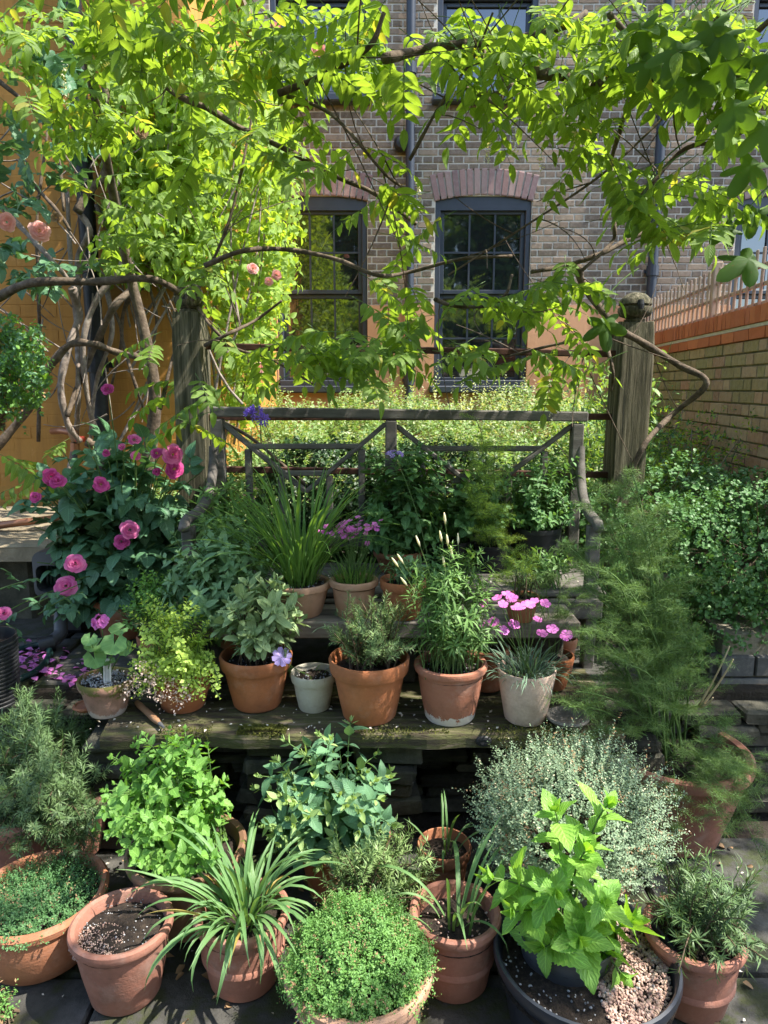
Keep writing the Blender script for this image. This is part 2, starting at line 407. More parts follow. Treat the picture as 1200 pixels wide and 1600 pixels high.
m_mortar = surf('mortar', [(.3, (.44, .395, .325)), (.7, (.58, .53, .45))], 14, .95, .6, 90, .006)
m_mortar2 = surf('old_mortar', [(.3, (.10, .095, .06)), (.7, (.26, .23, .17))], 10, .95, .6, 90, .006)
m_slate = surf('dark_stone', [(.3, (.018, .019, .013)), (.55, (.06, .056, .04)), (.8, (.13, .12, .10))], 9, .85, .7, 50, .01, perobj=.7)
m_flag = surf('flagstone', [(.28, (.016, .016, .011)), (.42, (.042, .048, .018)), (.5, (.052, .05, .043)), (.62, (.085, .08, .07)), (.8, (.15, .14, .12))], 7, .85, .7, 45, .009, perobj=.4)
m_sand = surf('sandstone', [(.3, (.11, .09, .055)), (.55, (.25, .20, .13)), (.75, (.36, .30, .2))], 5, .9, .7, 40, .012)
m_earth = surf('earth', [(.3, (.022, .017, .012)), (.6, (.055, .042, .03)), (.8, (.10, .08, .055))], 12, .95, .9, 80, .02)
m_frame = flat('window_paint', (.035, .042, .055), .4, .45)
m_bluegrey = flat('pipe_paint', (.032, .04, .055), .45, .4)
m_copper = flat('copper_pipe', (.36, .16, .09), .45, .5, metal=.6)
m_red = flat('red_knob', (.45, .06, .03), .5)
m_white = flat('white_plastic', (.7, .69, .66), .5)
m_hose = flat('green_hose', (.01, .035, .032), .4, .5)
m_trell = surf('trellis_wood', [(.3, (.25, .18, .125)), (.7, (.42, .325, .235))], 6, .85, .3, 60, .003, stretch=(2, 2, .6), perobj=.2)
m_bark = surf('vine_bark', [(.3, (.045, .032, .022)), (.55, (.13, .095, .065)), (.78, (.24, .19, .14))], 30, .9, .8, 80, .008)
m_bark2 = surf('pale_bark', [(.3, (.13, .10, .08)), (.55, (.26, .21, .17)), (.78, (.40, .35, .29))], 25, .9, .7, 80, .008)
m_stem = flat('green_stem', (.09, .16, .04), .6, .3)
m_stemr = flat('brown_stem', (.11, .075, .045), .7, .3)
m_handle = flat('tool_handle', (.28, .15, .08), .5, .4, bst=.3)
m_glassd, nt, bs, out = _mat('window_glass')
bs.inputs['Base Color'].default_value = (.012, .014, .015, 1); bs.inputs['Roughness'].default_value = .03; bs.inputs['IOR'].default_value = 2.3
bump(nt, bs, noise(nt, 3., pos(nt), 2), .06, .02)
C_OR = clay('orange_terracotta', (.33, .11, .042), (.42, .158, .068), lime=.22)
C_OR2 = clay('stained_terracotta', (.31, .12, .06), (.40, .17, .09), lime=.25)
C_PK = clay('pink_terracotta', (.30, .125, .085), (.39, .185, .13), lime=.32)
C_EF = clay('salted_terracotta', (.34, .135, .08), (.41, .18, .115), efflo=.9, lime=.3)
C_TAN = clay('tan_terracotta', (.42, .23, .14), (.50, .30, .20), lime=.3)
C_PALE = clay('pale_clay', (.50, .35, .27), (.58, .45, .36), lime=.5)
C_GREY = clay('limewashed_clay', (.40, .37, .28), (.50, .48, .40), moss=.06, mosscol=(.2, .2, .10), lime=.5)
C_MOSS = clay('mossy_terracotta', (.36, .19, .13), (.48, .30, .23), moss=.24, mosscol=(.13, .12, .035), efflo=.5, lime=.4)
C_BROWN = clay('brown_clay', (.16, .085, .05), (.27, .15, .09), moss=.12, lime=.2)
# ================================================================== the setting
ZT = 0.42                      # raised terrace
YH = 7.6                       # neighbour's facade
# lower yard: flagstones over earth
g = MB(); g.add([(-60, -60, -.03), (60, -60, -.03), (60, 60, -.03), (-60, 60, -.03)], [(0, 1, 2, 3)])
ground = struct(g.obj('ground', m_earth))
random.seed(21)
xs = [-2.3, -1.55, -.95, -.28, .31, .98, 1.62, 2.4]
for r, (y0, y1) in enumerate(((.55, 1.12), (1.12, 1.62), (1.62, 2.2))):
    off = (0, .22, -.17)[r]
    for i in range(len(xs) - 1):
        a, b = xs[i] + off, xs[i + 1] + off; j = lambda: random.uniform(-.012, .012)
        z = random.uniform(-.006, .002); G = .008
        V = [(a + G + j(), y0 + G + j(), z), (b - G + j(), y0 + G + j(), z), (b - G + j(), y1 - G + j(), z), (a + G + j(), y1 - G + j(), z)]
        m = MB(); c = Vector(((a + b) / 2, (y0 + y1) / 2, z))
        V = [Vector(v) for v in V]; top = [v.lerp(c, .02) for v in V]; low = [Vector((v.x, v.y, z - .008)) for v in V]; bot = [Vector((v.x, v.y, z - .03)) for v in V]
        m.add(top + low + bot, [(0, 1, 2, 3)] + [(k, (k + 1) % 4 + 4 - 4, (k + 1) % 4 + 4, k + 4)[::-1] for k in range(4)] + [(k + 4, (k + 1) % 4 + 4, (k + 1) % 4 + 8, k + 8)[::-1] for k in range(4)])
        m.obj('flagstone', m_flag, ground)
# yard to the right stepping back beside the shelves
# terrace
t = MB(); t.box((0, 5.05, ZT / 2), (9, 5.2, ZT), bev=.01)
terrace = struct(t.obj('terrace', m_earth))
random.seed(5)
for (x0, y0, x1, y1) in ((-2.0, 2.46, -1.32, 2.95), (-1.31, 2.46, -.72, 2.95), (-2.0, 2.96, -1.4, 3.5), (-1.39, 2.96, -.8, 3.5), (-.71, 2.46, -.1, 2.95), (-.09, 2.46, .6, 2.95), (.61, 2.46, 1.1, 2.95)):
    m = MB(); m.box(((x0 + x1) / 2, (y0 + y1) / 2, ZT + .004), (x1 - x0 - .012, y1 - y0 - .012, .03), bev=.006); m.obj('flagstone', m_flag, terrace)
# bed behind the bench, rising to the house
n = 24; V = []; Fc = []
for i in range(n + 1):
    for k in range(n + 1):
        x = -2.2 + 5.4 * k / n; y = 3.35 + 4.2 * i / n
        V.append((x, y, ZT + .03 + .55 * min(1, (i / n) * 1.6) + .04 * math.sin(x * 5 + y * 3)))
for i in range(n):
    for k in range(n): a = i * (n + 1) + k; Fc.append((a, a + 1, a + n + 2, a + n + 1))
b = MB(); b.add(V, Fc); bed = struct(b.obj('garden_bed', m_earth, smooth=True))

# ------------------------------------------------------------------ brickwork
def brick_t(mat, seed):
    r = random.Random(seed); b = .035; V = []
    for y, ins in ((-.5, b), (-.42, 0.0), (.5, 0.0)):
        for sx, sz in ((-1, -1), (1, -1), (1, 1), (-1, 1)):
            jit = (lambda: r.uniform(-.014, .014)) if y < .4 else (lambda: 0)
            V.append((sx * (.5 - ins * .4) + jit() * .4, y + (r.uniform(-.02, .02) if y < -.45 else 0), sz * (.5 - ins * 1.3) + jit()))
    Fc = [(0, 1, 2, 3)] + [(k, k + 4, (k + 1) % 4 + 4, (k + 1) % 4) for k in range(4)] + [(k + 4, k + 8, (k + 1) % 4 + 8, (k + 1) % 4 + 4) for k in range(4)]
    q = T(V, Fc, [(0, 0)] * 12, mat); q.smooth = False; return q
class BT(T): pass
def lay(parent, origin, ux, length, z0, z1, holes, temps, depth=.05, own=300, course=.075, joint=.011, flemish=True, score=None, name='brick', pick=None):
    """courses along ux from origin; holes(z) -> list of (a, b) free intervals to leave out; bricks stand proud of the backing"""
    ux = Vector(ux).normalized(); nz = Vector((0, 0, 1)); yv = nz.cross(ux)      # into the wall
    items = []; r = random.Random(int(length * 100)); row = 0; z = z0
    while z + course <= z1 + 1e-4:
        zc = z + course / 2; hs = sorted(holes(zc)) if holes else []
        free = []; a = 0
        for h0, h1 in hs:
            if h0 > a: free.append((a, min(h0, length)))
            a = max(a, h1)
        if a < length: free.append((a, length))
        pat = [3 * course, 1.5 * course] if flemish else [3 * course]
        for f0, f1 in free:
            tot = sum(pat); k0 = (2.25 if flemish else 1.5) * course * (row % 2); u = math.floor((f0 - k0) / tot) * tot + k0; k = 0
            while u < f1:
                w = pat[k % len(pat)]; a, b = max(u, f0), min(u + w, f1)
                if b - a > .035:
                    L = b - a - joint; c = Vector(origin) + ux * ((a + b) / 2) + nz * zc + yv * r.uniform(-.002, .002)
                    tt = r.choice(temps) if not pick else pick((a + b) / 2, zc, r); M = Matrix(((ux.x * L, yv.x * depth, 0, c.x), (ux.y * L, yv.y * depth, 0, c.y), (0, 0, course - joint, c.z), (0, 0, 0, 1)))
                    items.append((tt, M, L))
                u += w; k += 1
        z += course; row += 1
    sc = []
    for t_, M, L in items:
        px, py, d = proj(M.translation)
        sc.append(((L / d * F) * (score(px, py) if score else 1)) if (-5 < px < 1205 and -5 < py < 1605 and d > 0) else 0)
    order = sorted(range(len(items)), key=lambda i: -sc[i]); mine = set(i for i in order[:own] if sc[i] > 0)
    for i in mine: link(name, items[i][0].mesh(name), parent, M=items[i][1])
    rem = {}
    for i in range(len(items)):
        if i not in mine: rem.setdefault(id(items[i][0]), (items[i][0], []))[1].append(np.array(items[i][1]))
    if rem: batch('brickwork', [(a, np.array(b)) for a, b in rem.values()], parent, smooth=False, kind='stuff')

# ------------------------------------------------------------------ neighbour's house
HX0, HX1 = -2.3, 5.4
house = thing('brick_house', 'grey stock brick house with peach painted base and dark sash windows behind the garden', 'house', (0, YH, .4))
def Xh(px, py): return at(px, py, YH).x
def Zh(py): return at(600, py, YH).z
wins = []      # x0, x1, z0 (sill), z1 (head at the sides), rise
zb, zhd = Zh(603), Zh(316)
wins.append((Xh(432, 450), Xh(574, 450), zb, zhd)); wins.append((Xh(679, 450), Xh(827, 450), zb, zhd)); wins.append((Xh(1146, 420), Xh(1146, 420) + 1.0, zb, zhd))
zu0 = Zh(152)
ups = [(w[0], w[1], zu0, zu0 + 1.75) for w in wins]
ZP = Zh(477)
ARCH = .25
def holes(z):
    out = []
    for x0, x1, a, b in wins + ups:
        if a - .05 <= z < b: out.append((x0 - HX0, x1 - HX0))
        elif b <= z < b + ARCH + .03:
            k = (z - b) * .28
            if z > b + ARCH - .02:      # only the middle rises this high
                out.append((x0 + .12 - HX0, x1 - .12 - HX0))
            else: out.append((x0 - k - HX0, x1 + k - HX0))
    return out
mort = MB()
def wall_with_holes(mb, x0, x1, z0, z1, yf, th, hs):
    xsplit = sorted({x0, x1, *[h[0] for h in hs if x0 < h[0] < x1], *[h[1] for h in hs if x0 < h[1] < x1]})
    for a, b in zip(xsplit, xsplit[1:]):
        mid = (a + b) / 2; zz = z0
        for h in sorted([h for h in hs if h[0] < mid < h[1]], key=lambda h: h[2]):
            if h[2] > zz: mb.box((mid, yf + th / 2, (zz + min(h[2], z1)) / 2), (b - a, th, min(h[2], z1) - zz))
            zz = max(zz, h[3])
        if zz < z1: mb.box((mid, yf + th / 2, (zz + z1) / 2), (b - a, th, z1 - zz))
wall_with_holes(mort, HX0, HX1, ZP, 9.5, YH + .012, .3, [(a, b, c, d + .062) for a, b, c, d in wins + ups])
hw = mort.obj('wall', m_mortar, house)
sb = [brick_t(m_stock, i) for i in range(5)]
lay(hw, (HX0, YH + .029, 0), (1, 0, 0), HX1 - HX0, ZP + .004, 6.1, holes, sb, depth=.05, joint=.016, course=.069, score=lambda px, py: 1.0 if (650 < px < 1030 and 170 < py < 480) or (590 < px < 690 and 170 < py < 480) else .3)
pl = MB(); wall_with_holes(pl, HX0, HX1, .3, ZP, YH - .006, .32, wins); pl.obj('painted_base', m_peach, house)
# arches of bricks on end
ab = [brick_t(m_arch, 50 + i) for i in range(4)]
for x0, x1, a, b in wins + ups:
    w = x1 - x0; xc = (x0 + x1) / 2; nb = 15; Rr = 2.1
    for i in range(nb):
        s = (i + .5) / nb * 2 - 1; th = s * math.asin(w / 2 / Rr) * 1.02
        rad = Rr + ARCH / 2 + .015; c = Vector((xc + rad * math.sin(th), YH + .021, b - Rr * math.cos(math.asin(w / 2 / Rr)) + rad * math.cos(th)))
        ux, uz = Vector((math.cos(th), 0, -math.sin(th))), Vector((math.sin(th), 0, math.cos(th))); L = w / nb - .01
        M = Matrix(((ux.x * L, 0, uz.x * ARCH, c.x), (0, .05, 0, c.y), (ux.z * L, 0, uz.z * ARCH, c.z), (0, 0, 0, 1)))
        link('arch_brick', random.choice(ab).mesh('arch_brick'), hw, M=M)
def window(x0, x1, z0, z1):
    w = x1 - x0; xc = (x0 + x1) / 2; yr = YH + .045; rise = .06
    o = MB(); fw = .055
    o.box((x0 + fw / 2, yr + .05, (z0 + z1 + .06) / 2), (fw, .128, z1 + .06 - z0), bev=.006); o.box((x1 - fw / 2, yr + .05, (z0 + z1 + .06) / 2), (fw, .128, z1 + .06 - z0), bev=.006)
    seg = 10; V = []        # curved head
    for i in range(seg + 1):
        s = -1 + 2 * i / seg; x = xc + s * w / 2; zt = z1 + .015 + rise * (1 - s * s)
        V += [(x, yr - .015, z1 - .07), (x, yr - .015, zt), (x, yr + .115, zt), (x, yr + .115, z1 - .07)]
    Fc = [(4 * i, 4 * i + 4, 4 * i + 5, 4 * i + 1) for i in range(seg)] + [(4 * i + 3, 4 * i + 7, 4 * i + 4, 4 * i) for i in range(seg)]
    o.add(V, Fc)
    win = o.obj('window', m_frame, house)
    m = MB(); m.box((xc, YH - .035, z0 - .035), (w + .1, .17, .075), bev=.012); m.box((xc, YH + .03, z0 + .03), (w - .02, .1, .06), bev=.008); m.obj('sill', m_frame, win)
    zi0, zi1 = z0 + .05, z1 - .06; zm = zi0 + (zi1 - zi0) * .52
    for (a, b, yy) in ((zm, zi1, yr + .045), (zi0, zm, yr + .085)):
        s = MB(); st = .042; X0, X1 = x0 + fw, x1 - fw
        s.box((X0 + st / 2, yy, (a + b) / 2), (st, .035, b - a), bev=.004); s.box((X1 - st / 2, yy, (a + b) / 2), (st, .035, b - a), bev=.004)
        s.box((xc, yy - .002, a + st / 2), (X1 - X0 - 2 * st + .004, .034, st), bev=.004); s.box((xc, yy - .002, b - st / 2), (X1 - X0 - 2 * st + .004, .034, st), bev=.004)
        s.obj('sash', m_frame, win)
        pw = (X1 - X0 - 2 * st) / 3; ph = (b - a - 2 * st) / 2
        for i in (1, 2):
            q = MB(); q.box((X0 + st + pw * i, yy - .004, (a + b) / 2), (.018, .022, b - a - 2 * st)); q.obj('glazing_bar', m_frame, win)
        q = MB(); q.box((xc, yy - .002, (a + b) / 2), (X1 - X0 - 2 * st, .018, .018)); q.obj('glazing_bar', m_frame, win)
        for i in range(3):
            for j in range(2):
                cx, cz = X0 + st + pw * (i + .5), a + st + ph * (j + .5); dy = random.uniform(-.0015, .0015)
                q = MB(); hx, hz = pw / 2 + .002, ph / 2 + .002
                q.add([(cx - hx, yy + .006 + dy, cz - hz), (cx + hx, yy + .006 - dy, cz - hz), (cx + hx, yy + .006 - dy, cz + hz), (cx - hx, yy + .006 + dy, cz + hz)], [(0, 1, 2, 3)]); q.obj('pane', m_glassd, win)
for w in wins + ups: window(*w)
rb = MB(); rb.box(((HX0 + HX1) / 2, YH + 3.2, 4.9), (HX1 - HX0 - .02, 5.7, 9.2)); rb.obj('core', m_mortar2, house)
rf = MB(); rf.box(((HX0 + HX1) / 2, YH + 3.0, 9.6), (HX1 - HX0 + .3, 6.6, .2)); rf.obj('roof', m_slate, house)
def downpipe(px, py, top, r=.045, parent=None, mat=m_bluegrey, Y=YH - .06, bottom=.9, brk=(1.6, 3.3, 4.6)):
    x = at(px, py, Y).x; m = MB(); m.tube([(x, Y, bottom), (x, Y, top)], r, 14, True)
    o = smooth_angle(m.obj('drainpipe', mat, parent))
    c = MB()
    for z in brk: c.lathe([(r, -.05), (r + .012, -.05), (r + .012, .05), (r, .05)], (x, Y, z), 14); c.box((x, Y + .04, z), (r * 3, .03, .03))
    c.obj('pipe_collar', mat, o); return o
downpipe(640, 400, 6.4, parent=house); downpipe(1021, 400, 6.4, r=.05, parent=house, brk=(2.7, 4.3))
p = at(627, 224, YH - .06); m = MB(); m.lathe([(0, -.07), (.05, -.06), (.075, -.02), (.075, .03), (.05, .07), (0, .08)], (0, 0, 0), 16)
m.v = [(x + p.x, p.y - z * .9 + .02, y + p.z) for x, y, z in m.v]
al = smooth_angle(m.obj('wall_lamp', m_iron, house)); q = MB(); q.box((p.x, YH - .02, p.z), (.09, .04, .12), bev=.01); q.obj('bracket', m_iron, al)

# ------------------------------------------------------------------ orange painted extension on the left
YO = 4.5
ox1 = at(318, 560, YO).x
ext = thing('rendered_extension', 'orange painted brick wall behind the tangled climbing stems', 'wall', (-2.5, YO, .4))
m = MB(); m.box(((-6 + ox1) / 2, (YO + .012 + 7.55) / 2, 2.3), (6 + ox1, 7.55 - YO - .012, 4.0)); ew = m.obj('wall', m_orange, ext)
ob = [brick_t(m_orange, 90 + i) for i in range(4)]
lay(ew, (-3.6, YO + .0172, 0), (1, 0, 0), ox1 + 3.6, .45, 4.3, None, ob, depth=.014, joint=.0045, flemish=False, course=.075)
m = MB(); m.box(((-6 + ox1) / 2, 6.05, 4.36), (6.2 + ox1, 3.3, .12)); m.obj('coping', m_sand, ext)
x = at(140, 400, YO - .09).x
m = MB(); m.tube([(x, YO - .09, .95), (x, YO - .09, 4.3)], .05, 14); bp = smooth_angle(m.obj('drainpipe', m_iron, ext))
for z in (1.66, 2.9):
    c = MB(); c.lathe([(.05, -.045), (.066, -.045), (.066, .045), (.05, .045)], (x, YO - .09, z), 14); c.box((x, YO - .05, z), (.17, .03, .035)); c.obj('pipe_collar', m_iron, bp)

# ------------------------------------------------------------------ boundary wall on the right
wd = Vector((112 / F, 1, 0)).normalized(); wo = Vector((2.17, 4.2, 0)) - wd * 1.5     # start nearer the camera
WL = 4.9; WT = 1.80
wall = thing('boundary_wall', 'old mossy brick boundary wall with bright red capping bricks on the right', 'wall', tuple(wo + Vector((0, 0, ZT))))
nrm = Vector((0, 0, 1)).cross(wd)         # points left? checked below
side = Vector((wd.y, -wd.x, 0))           # right, away from the garden
def wbox(mb, u0, u1, n0, n1, z0, z1, bev=0.):
    M = Matrix((side, wd, Vector((0, 0, 1)))).transposed(); c = wo + wd * ((u0 + u1) / 2) + side * ((n0 + n1) / 2) + Vector((0, 0, (z0 + z1) / 2))
    mb.box(c, (abs(n1 - n0), abs(u1 - u0), z1 - z0), M, bev)
m = MB(); wbox(m, 0, WL, .012, .24, .2, WT); wb = m.obj('wall', m_mortar2, wall)
rbk = [brick_t(m_redb, 130 + i) for i in range(4)]; mbk = [brick_t(m_mossb, 140 + i) for i in range(4)]
def pickb(u, z, r):
    k = (1.75 - z) * 1.0 + max(0, 1.6 - u) * .55 - max(0, u - 1.6) * .25 + r.uniform(-.35, .35)
    return r.choice(rbk if k > .12 else mbk)
# the face looks left: lay from far to near so that 'into the wall' points right
lay(wb, tuple(wo + wd * WL + side * .021), tuple(-wd), WL, .3, WT, None, rbk, depth=.05, flemish=True, pick=lambda u, z, r: pickb(WL - u, z, r))
cb = [brick_t(m_cap, 160 + i) for i in range(4)]
yv = side
def capb(u, L, z, h, n0, dep, name='capping_brick'):
    c = wo + wd * u + side * (n0 + dep / 2) + Vector((0, 0, z + h / 2)); ux = -wd
    M = Matrix(((ux.x * L, yv.x * dep, 0, c.x), (ux.y * L, yv.y * dep, 0, c.y), (0, 0, h, c.z), (0, 0, 0, 1)))
    link(name, random.choice(cb).mesh(name), wb, M=M)
u = .03
while u < WL: capb(u + .1075, .213, WT, .068, -.015, .26); u += .225
m = MB(); wbox(m, 0, WL, -.012, .25, WT + .068, WT + .088); m.obj('mortar_band', m_mortar, wb)
u = .01
while u < WL: capb(u + .033, .064, WT + .088, .105, -.025, .27); u += .075
m = MB(); wbox(m, 0, WL, -.008, .235, WT + .088, WT + .18); m.obj('capping_bed', m_mortar2, wb)
# trellis on the wall
tz0, tz1 = WT + .2, WT + .56
tre = thing('trellis', 'square wooden trellis standing on the red capped wall', 'trellis', tuple(wo + wd * 2 + Vector((0, 0, tz0))))
def pt(u, n, z): return wo + wd * u + side * n + Vector((0, 0, z))
for u in (.3, 2.62, 4.7):
    m = MB(); m.beam(pt(u, .12, tz0 - .012), pt(u, .12, tz1 + .05), .06, .06, wd, .005); m.obj('post', m_trell, tre)
u = .42
while u < 4.65:
    if abs(u - 2.62) > .05: m = MB(); m.beam(pt(u, .105, tz0), pt(u + random.uniform(-.006, .006), .105, tz1), .026, .012, side, .002); m.obj('slat', m_trell, tre)
    u += .105
z = tz0 + .03
while z < tz1: m = MB(); m.beam(pt(.3, .118, z), pt(4.7, .118, z + random.uniform(-.004, .004)), .012, .026, Vector((0, 0, 1)), .002); m.obj('slat', m_trell, tre); z += .115

# ------------------------------------------------------------------ dark dry-stone riser under the shelf, earth face
random.seed(11)
riser = thing('dry_stone_wall', 'dark stacked slate wall under the mossy plank shelf', 'wall', (0, 2.32, 0))
m = MB(); m.box((0, 2.44, .19), (3.4, .08, .38)); m.obj('backing', m_earth, riser)
z = .0
while z < .36:
    h = random.uniform(.035, .075); x = -1.5 + random.uniform(0, .2)
    while x < 1.35:
        L = random.uniform(.12, .34); d = random.uniform(.07, .13); m = MB()
        m.box((x + L / 2, 2.40 - d / 2 + .04, z + h / 2), (L - .012, d, h - .006), Matrix.Rotation(random.uniform(-.03, .03), 3, 'Y'), bev=.008)
        m.v = [(a + random.uniform(-.006, .006), b_ + random.uniform(-.008, .008), c + random.uniform(-.004, .004)) for a, b_, c in m.v]
        m.obj('stone', m_slate, riser); x += L
    z += h
# stacked stones that carry the shelf
def stack(px, lab, w=.2, y=2.19):
    x = at(px, 1200, y).x; st = thing('stone_stack', lab, 'stones', (x, y, 0)); z = 0.002
    while z < .385:
        h = min(random.uniform(.045, .08), .405 - z); m = MB()
        m.box((x + random.uniform(-.02, .02), y + random.uniform(-.02, .02), z + h / 2), (w * random.uniform(.85, 1.15), .2, h - .004), Matrix.Rotation(random.uniform(-.2, .2), 3, 'Z'), bev=.01)
        m.v = [(a + random.uniform(-.006, .006), b_ + random.uniform(-.006, .006), c + random.uniform(-.002, .002)) for a, b_, c in m.v]
        m.obj('stone', m_slate, st); z += h
stack(432, 'stack of flat grey stones under the plank, left of the oregano'); stack(600, 'stack of flat grey stones under the plank, right of the oregano'); stack(965, 'stack of flat stones under the right end of the plank'); stack(195, 'stack of flat stones under the left end of the plank')

# grey brick planter wall on the right
pw = thing('planter_wall', 'low grey brick planter wall under the small-leaved hedge at the right edge', 'wall', (1.6, 2.6, 0))
px0 = at(1128, 1060, 2.5).x
m = MB(); m.box((px0 + .6, 2.96, .31), (1.19, .87, .6)); pb = m.obj('wall', m_mortar2, pw)
gb = [brick_t(m_greyb, 170 + i) for i in range(4)]
lay(pb, (px0 - .01, 2.535, 0), (1, 0, 0), 1.2, .005, .62, None, gb, depth=.07, course=.088, flemish=False, joint=.009)
lay(pb, (px0 - .006, 3.4, 0), (0, -1, 0), .87, .005, .62, None, gb, depth=.05, course=.088, flemish=False, joint=.009)

# stone ledge with its slab on the left
led = thing('stone_ledge', 'rough sandstone slab bench along the orange wall at the left edge', 'ledge', (-1.9, 3.3, ZT))
e = at(84, 846, 3.15)
m = MB()
segs = 14; V = []; zt = e.z
m.box((e.x - .75, 3.62, zt - .045), (1.5, 1.06, .09), bev=.014)
m.v = [(a + random.uniform(-.012, .012), b_ + random.uniform(-.012, .012), c + random.uniform(-.005, .005)) for a, b_, c in m.v]
m.obj('slab', m_sand, led)
for k in range(5):
    q = MB(); q.box((e.x - .28 - .27 * k, 3.66, (ZT + zt - .09) / 2), (.262, .9, zt - .09 - ZT), bev=.015); q.obj('stone', m_slate, led)
m = MB(); m.tube(spline([at(-30, 826, 3.4), at(20, 818, 3.4), at(70, 812, 3.42), at(110, 806, 3.5)]), .018, 10)
tag(smooth_angle(m.obj('copper_pipe', m_copper)), 'copper pipe lying on the stone ledge under the orange wall', 'pipe')

# trees behind the camera: the panes mirror them
def back_tree(x, y, h, lab, seed):
    r = np.random.default_rng(seed); tr = thing('garden_tree', lab, 'tree', (x, y, 0), 'trees behind the camera')
    m = MB(); m.tube([(x, y, 0), (x + .1, y, h * .3), (x, y + .1, h * .7)], [.16, .11, .04], 8)
    for k in range(6):
        a = k * 1.05; m.tube([(x + .05, y, h * (.3 + .06 * k)), (x + math.cos(a) * 1.0, y + math.sin(a) * 1.0, h * (.5 + .07 * k))], [.06, .015], 6)
    m.obj('trunk', m_bark, tr)
    n = 9000; d = r.normal(size=(n, 3)); d /= np.linalg.norm(d, axis=1, keepdims=True); rad = r.uniform(.35, 1, n) ** .5
    P = d * rad[:, None] * np.array([2.7, 1.6, h * .44]) + np.array([x, y, h * .6]); P += .35 * np.sin(P[:, [1, 2, 0]] * 2.3)
    P[:, 2] = np.maximum(P[:, 2], .4)
    batch('crown', [(leaf(m_backleaf, .6, 'ovate', 2), frames(P, r.normal(size=(n, 3)), r.normal(size=(n, 3)) + [0, 0, 2], r.uniform(.2, .42, n)))], tr)
m_backleaf = leafmat('back_tree_leaf', (.05, .11, .02), (.12, .22, .04), .35)
back_tree(-3.2, -6.6, 7.6, 'broad tree mirrored in the window panes, left one', 1); back_tree(.9, -7.2, 8.2, 'broad tree mirrored in the window panes, middle one', 2); back_tree(5.0, -6.5, 7.6, 'broad tree mirrored in the window panes, right one', 3)
# ================================================================== garden furniture
# ---- pergola posts with carved finials
def post(px0, px1, ytop, lab, lean, seed):
    random.seed(seed); Y = 3.27; a = at(px0, ytop + 60, Y); b_ = at(px1, ytop + 60, Y); w = b_.x - a.x; cx = (a.x + b_.x) / 2; zt = at((px0 + px1) / 2, ytop, Y - w / 2).z
    t = thing('pergola_post', lab, 'post', (cx, Y, ZT))
    m = MB(); rows = 12; V = []; Fc = []; nn = 12
    for i in range(rows + 1):
        z = ZT + (zt - ZT) * i / rows; ox = lean * (z - 1.5); s = 1 - (.10 if i == rows else 0)
        for (sx, sy) in ((-1, -.9), (-.9, -1), (0, -1.0), (.9, -1), (1, -.9), (1, 0), (1, .9), (.9, 1), (0, 1), (-.9, 1), (-1, .9), (-1, 0)):
            V.append((cx + ox + sx * w / 2 * s + random.uniform(-.002, .002), Y + sy * w / 2 * s + random.uniform(-.002, .002), z + (random.uniform(-.006, .006) if i == rows else 0)))
    for i in range(rows):
        for k in range(nn): Fc.append((i * nn + k, i * nn + (k + 1) % nn, (i + 1) * nn + (k + 1) % nn, (i + 1) * nn + k))
    Fc.append(tuple(rows * nn + k for k in range(nn))); m.add(V, Fc); smooth_angle(m.obj('shaft', m_post, t), 25)
    c = Vector((cx + lean * (zt - 1.5), Y, zt)); r = w * .5
    f = MB(); f.lathe([(r * .55, -.01), (r * .62, .012), (r * .5, .018), (r * .9, .03), (r * 1.02, .05), (r * .98, .066), (r * .86, .0695), (r * .86, .0735), (r * .98, .078), (r * .9, .10), (r * .6, .122), (r * .22, .132), (0, .134)], c, 20, .03)
    fo = smooth_angle(f.obj('finial', m_post, t), 50)
    h = MB(); q = c + Vector((.0, -r * .93, .073)); h.lathe([(0, -.02), (.016, -.02), (.019, .0), (.014, .02), (0, .022)], (0, 0, 0), 10); h.v = [(x * .8 + q.x, y * .5 + q.y - .002, z + q.z) for x, y, z in h.v]; h.obj('hole', m_iron, fo)
    return t
post(275, 322, 487, 'weathered green post with round finial beside the pink rose bush', .0, 1)
post(960, 1012, 502, 'weathered leaning post with cracked finial beside the hedge, right of the bench', .012, 2)
# ---- rusty rails between the posts
xl, xr = at(320, 548, 3.27).x, at(962, 548, 3.27).x
for (ya, yb, lab) in ((541, 553, 'rusty iron rail between the posts, the top one under the hanging leaves'), (652, 651, 'rusty iron rail between the posts level with the top of the bench'), (733, 742, 'rusty iron rail between the posts, the lowest one')):
    m = MB(); m.beam(at(318, ya, 3.27), at(962, yb, 3.27), .022, .03, bev=.004); tag(m.obj('iron_rail', m_rust), lab, 'rail')

# ---- bench
YB, YF = 3.06, 2.60; SEAT = .75
bench = thing('garden_bench', 'weathered grey wooden garden bench with lattice back behind the pots', 'bench', (.06, 2.85, ZT))
def bp(px, py, Y=YB): return at(px, py, Y)
W = .045
def bar(name, a, b, w=W, h=W, up=Vector((0, 0, 1))):
    m = MB(); m.beam(a, b, w, h, up, .005); return m.obj(name, m_benchw, bench)
Yv = Vector((0, 1, 0))
bar('top_rail', bp(330, 643), bp(917, 651), .055, .042)
tl, tm_, tr_ = bp(340, 650), bp(611, 652), bp(902, 657)
zs = SEAT
for nm, p_ in (('back_post', tl), ('back_post', tr_), ('back_post', tm_)):
    lo = Vector((p_.x, YB + .0, ZT if nm and p_ is not tm_ else zs)); bar('back_post', lo, Vector((p_.x, YB, p_.z - .012)), .05, .055, Yv)
bar('rail', Vector((tl.x + .025, YB, zs + .10)), Vector((tr_.x - .025, YB, zs + .10)), .035, .05)
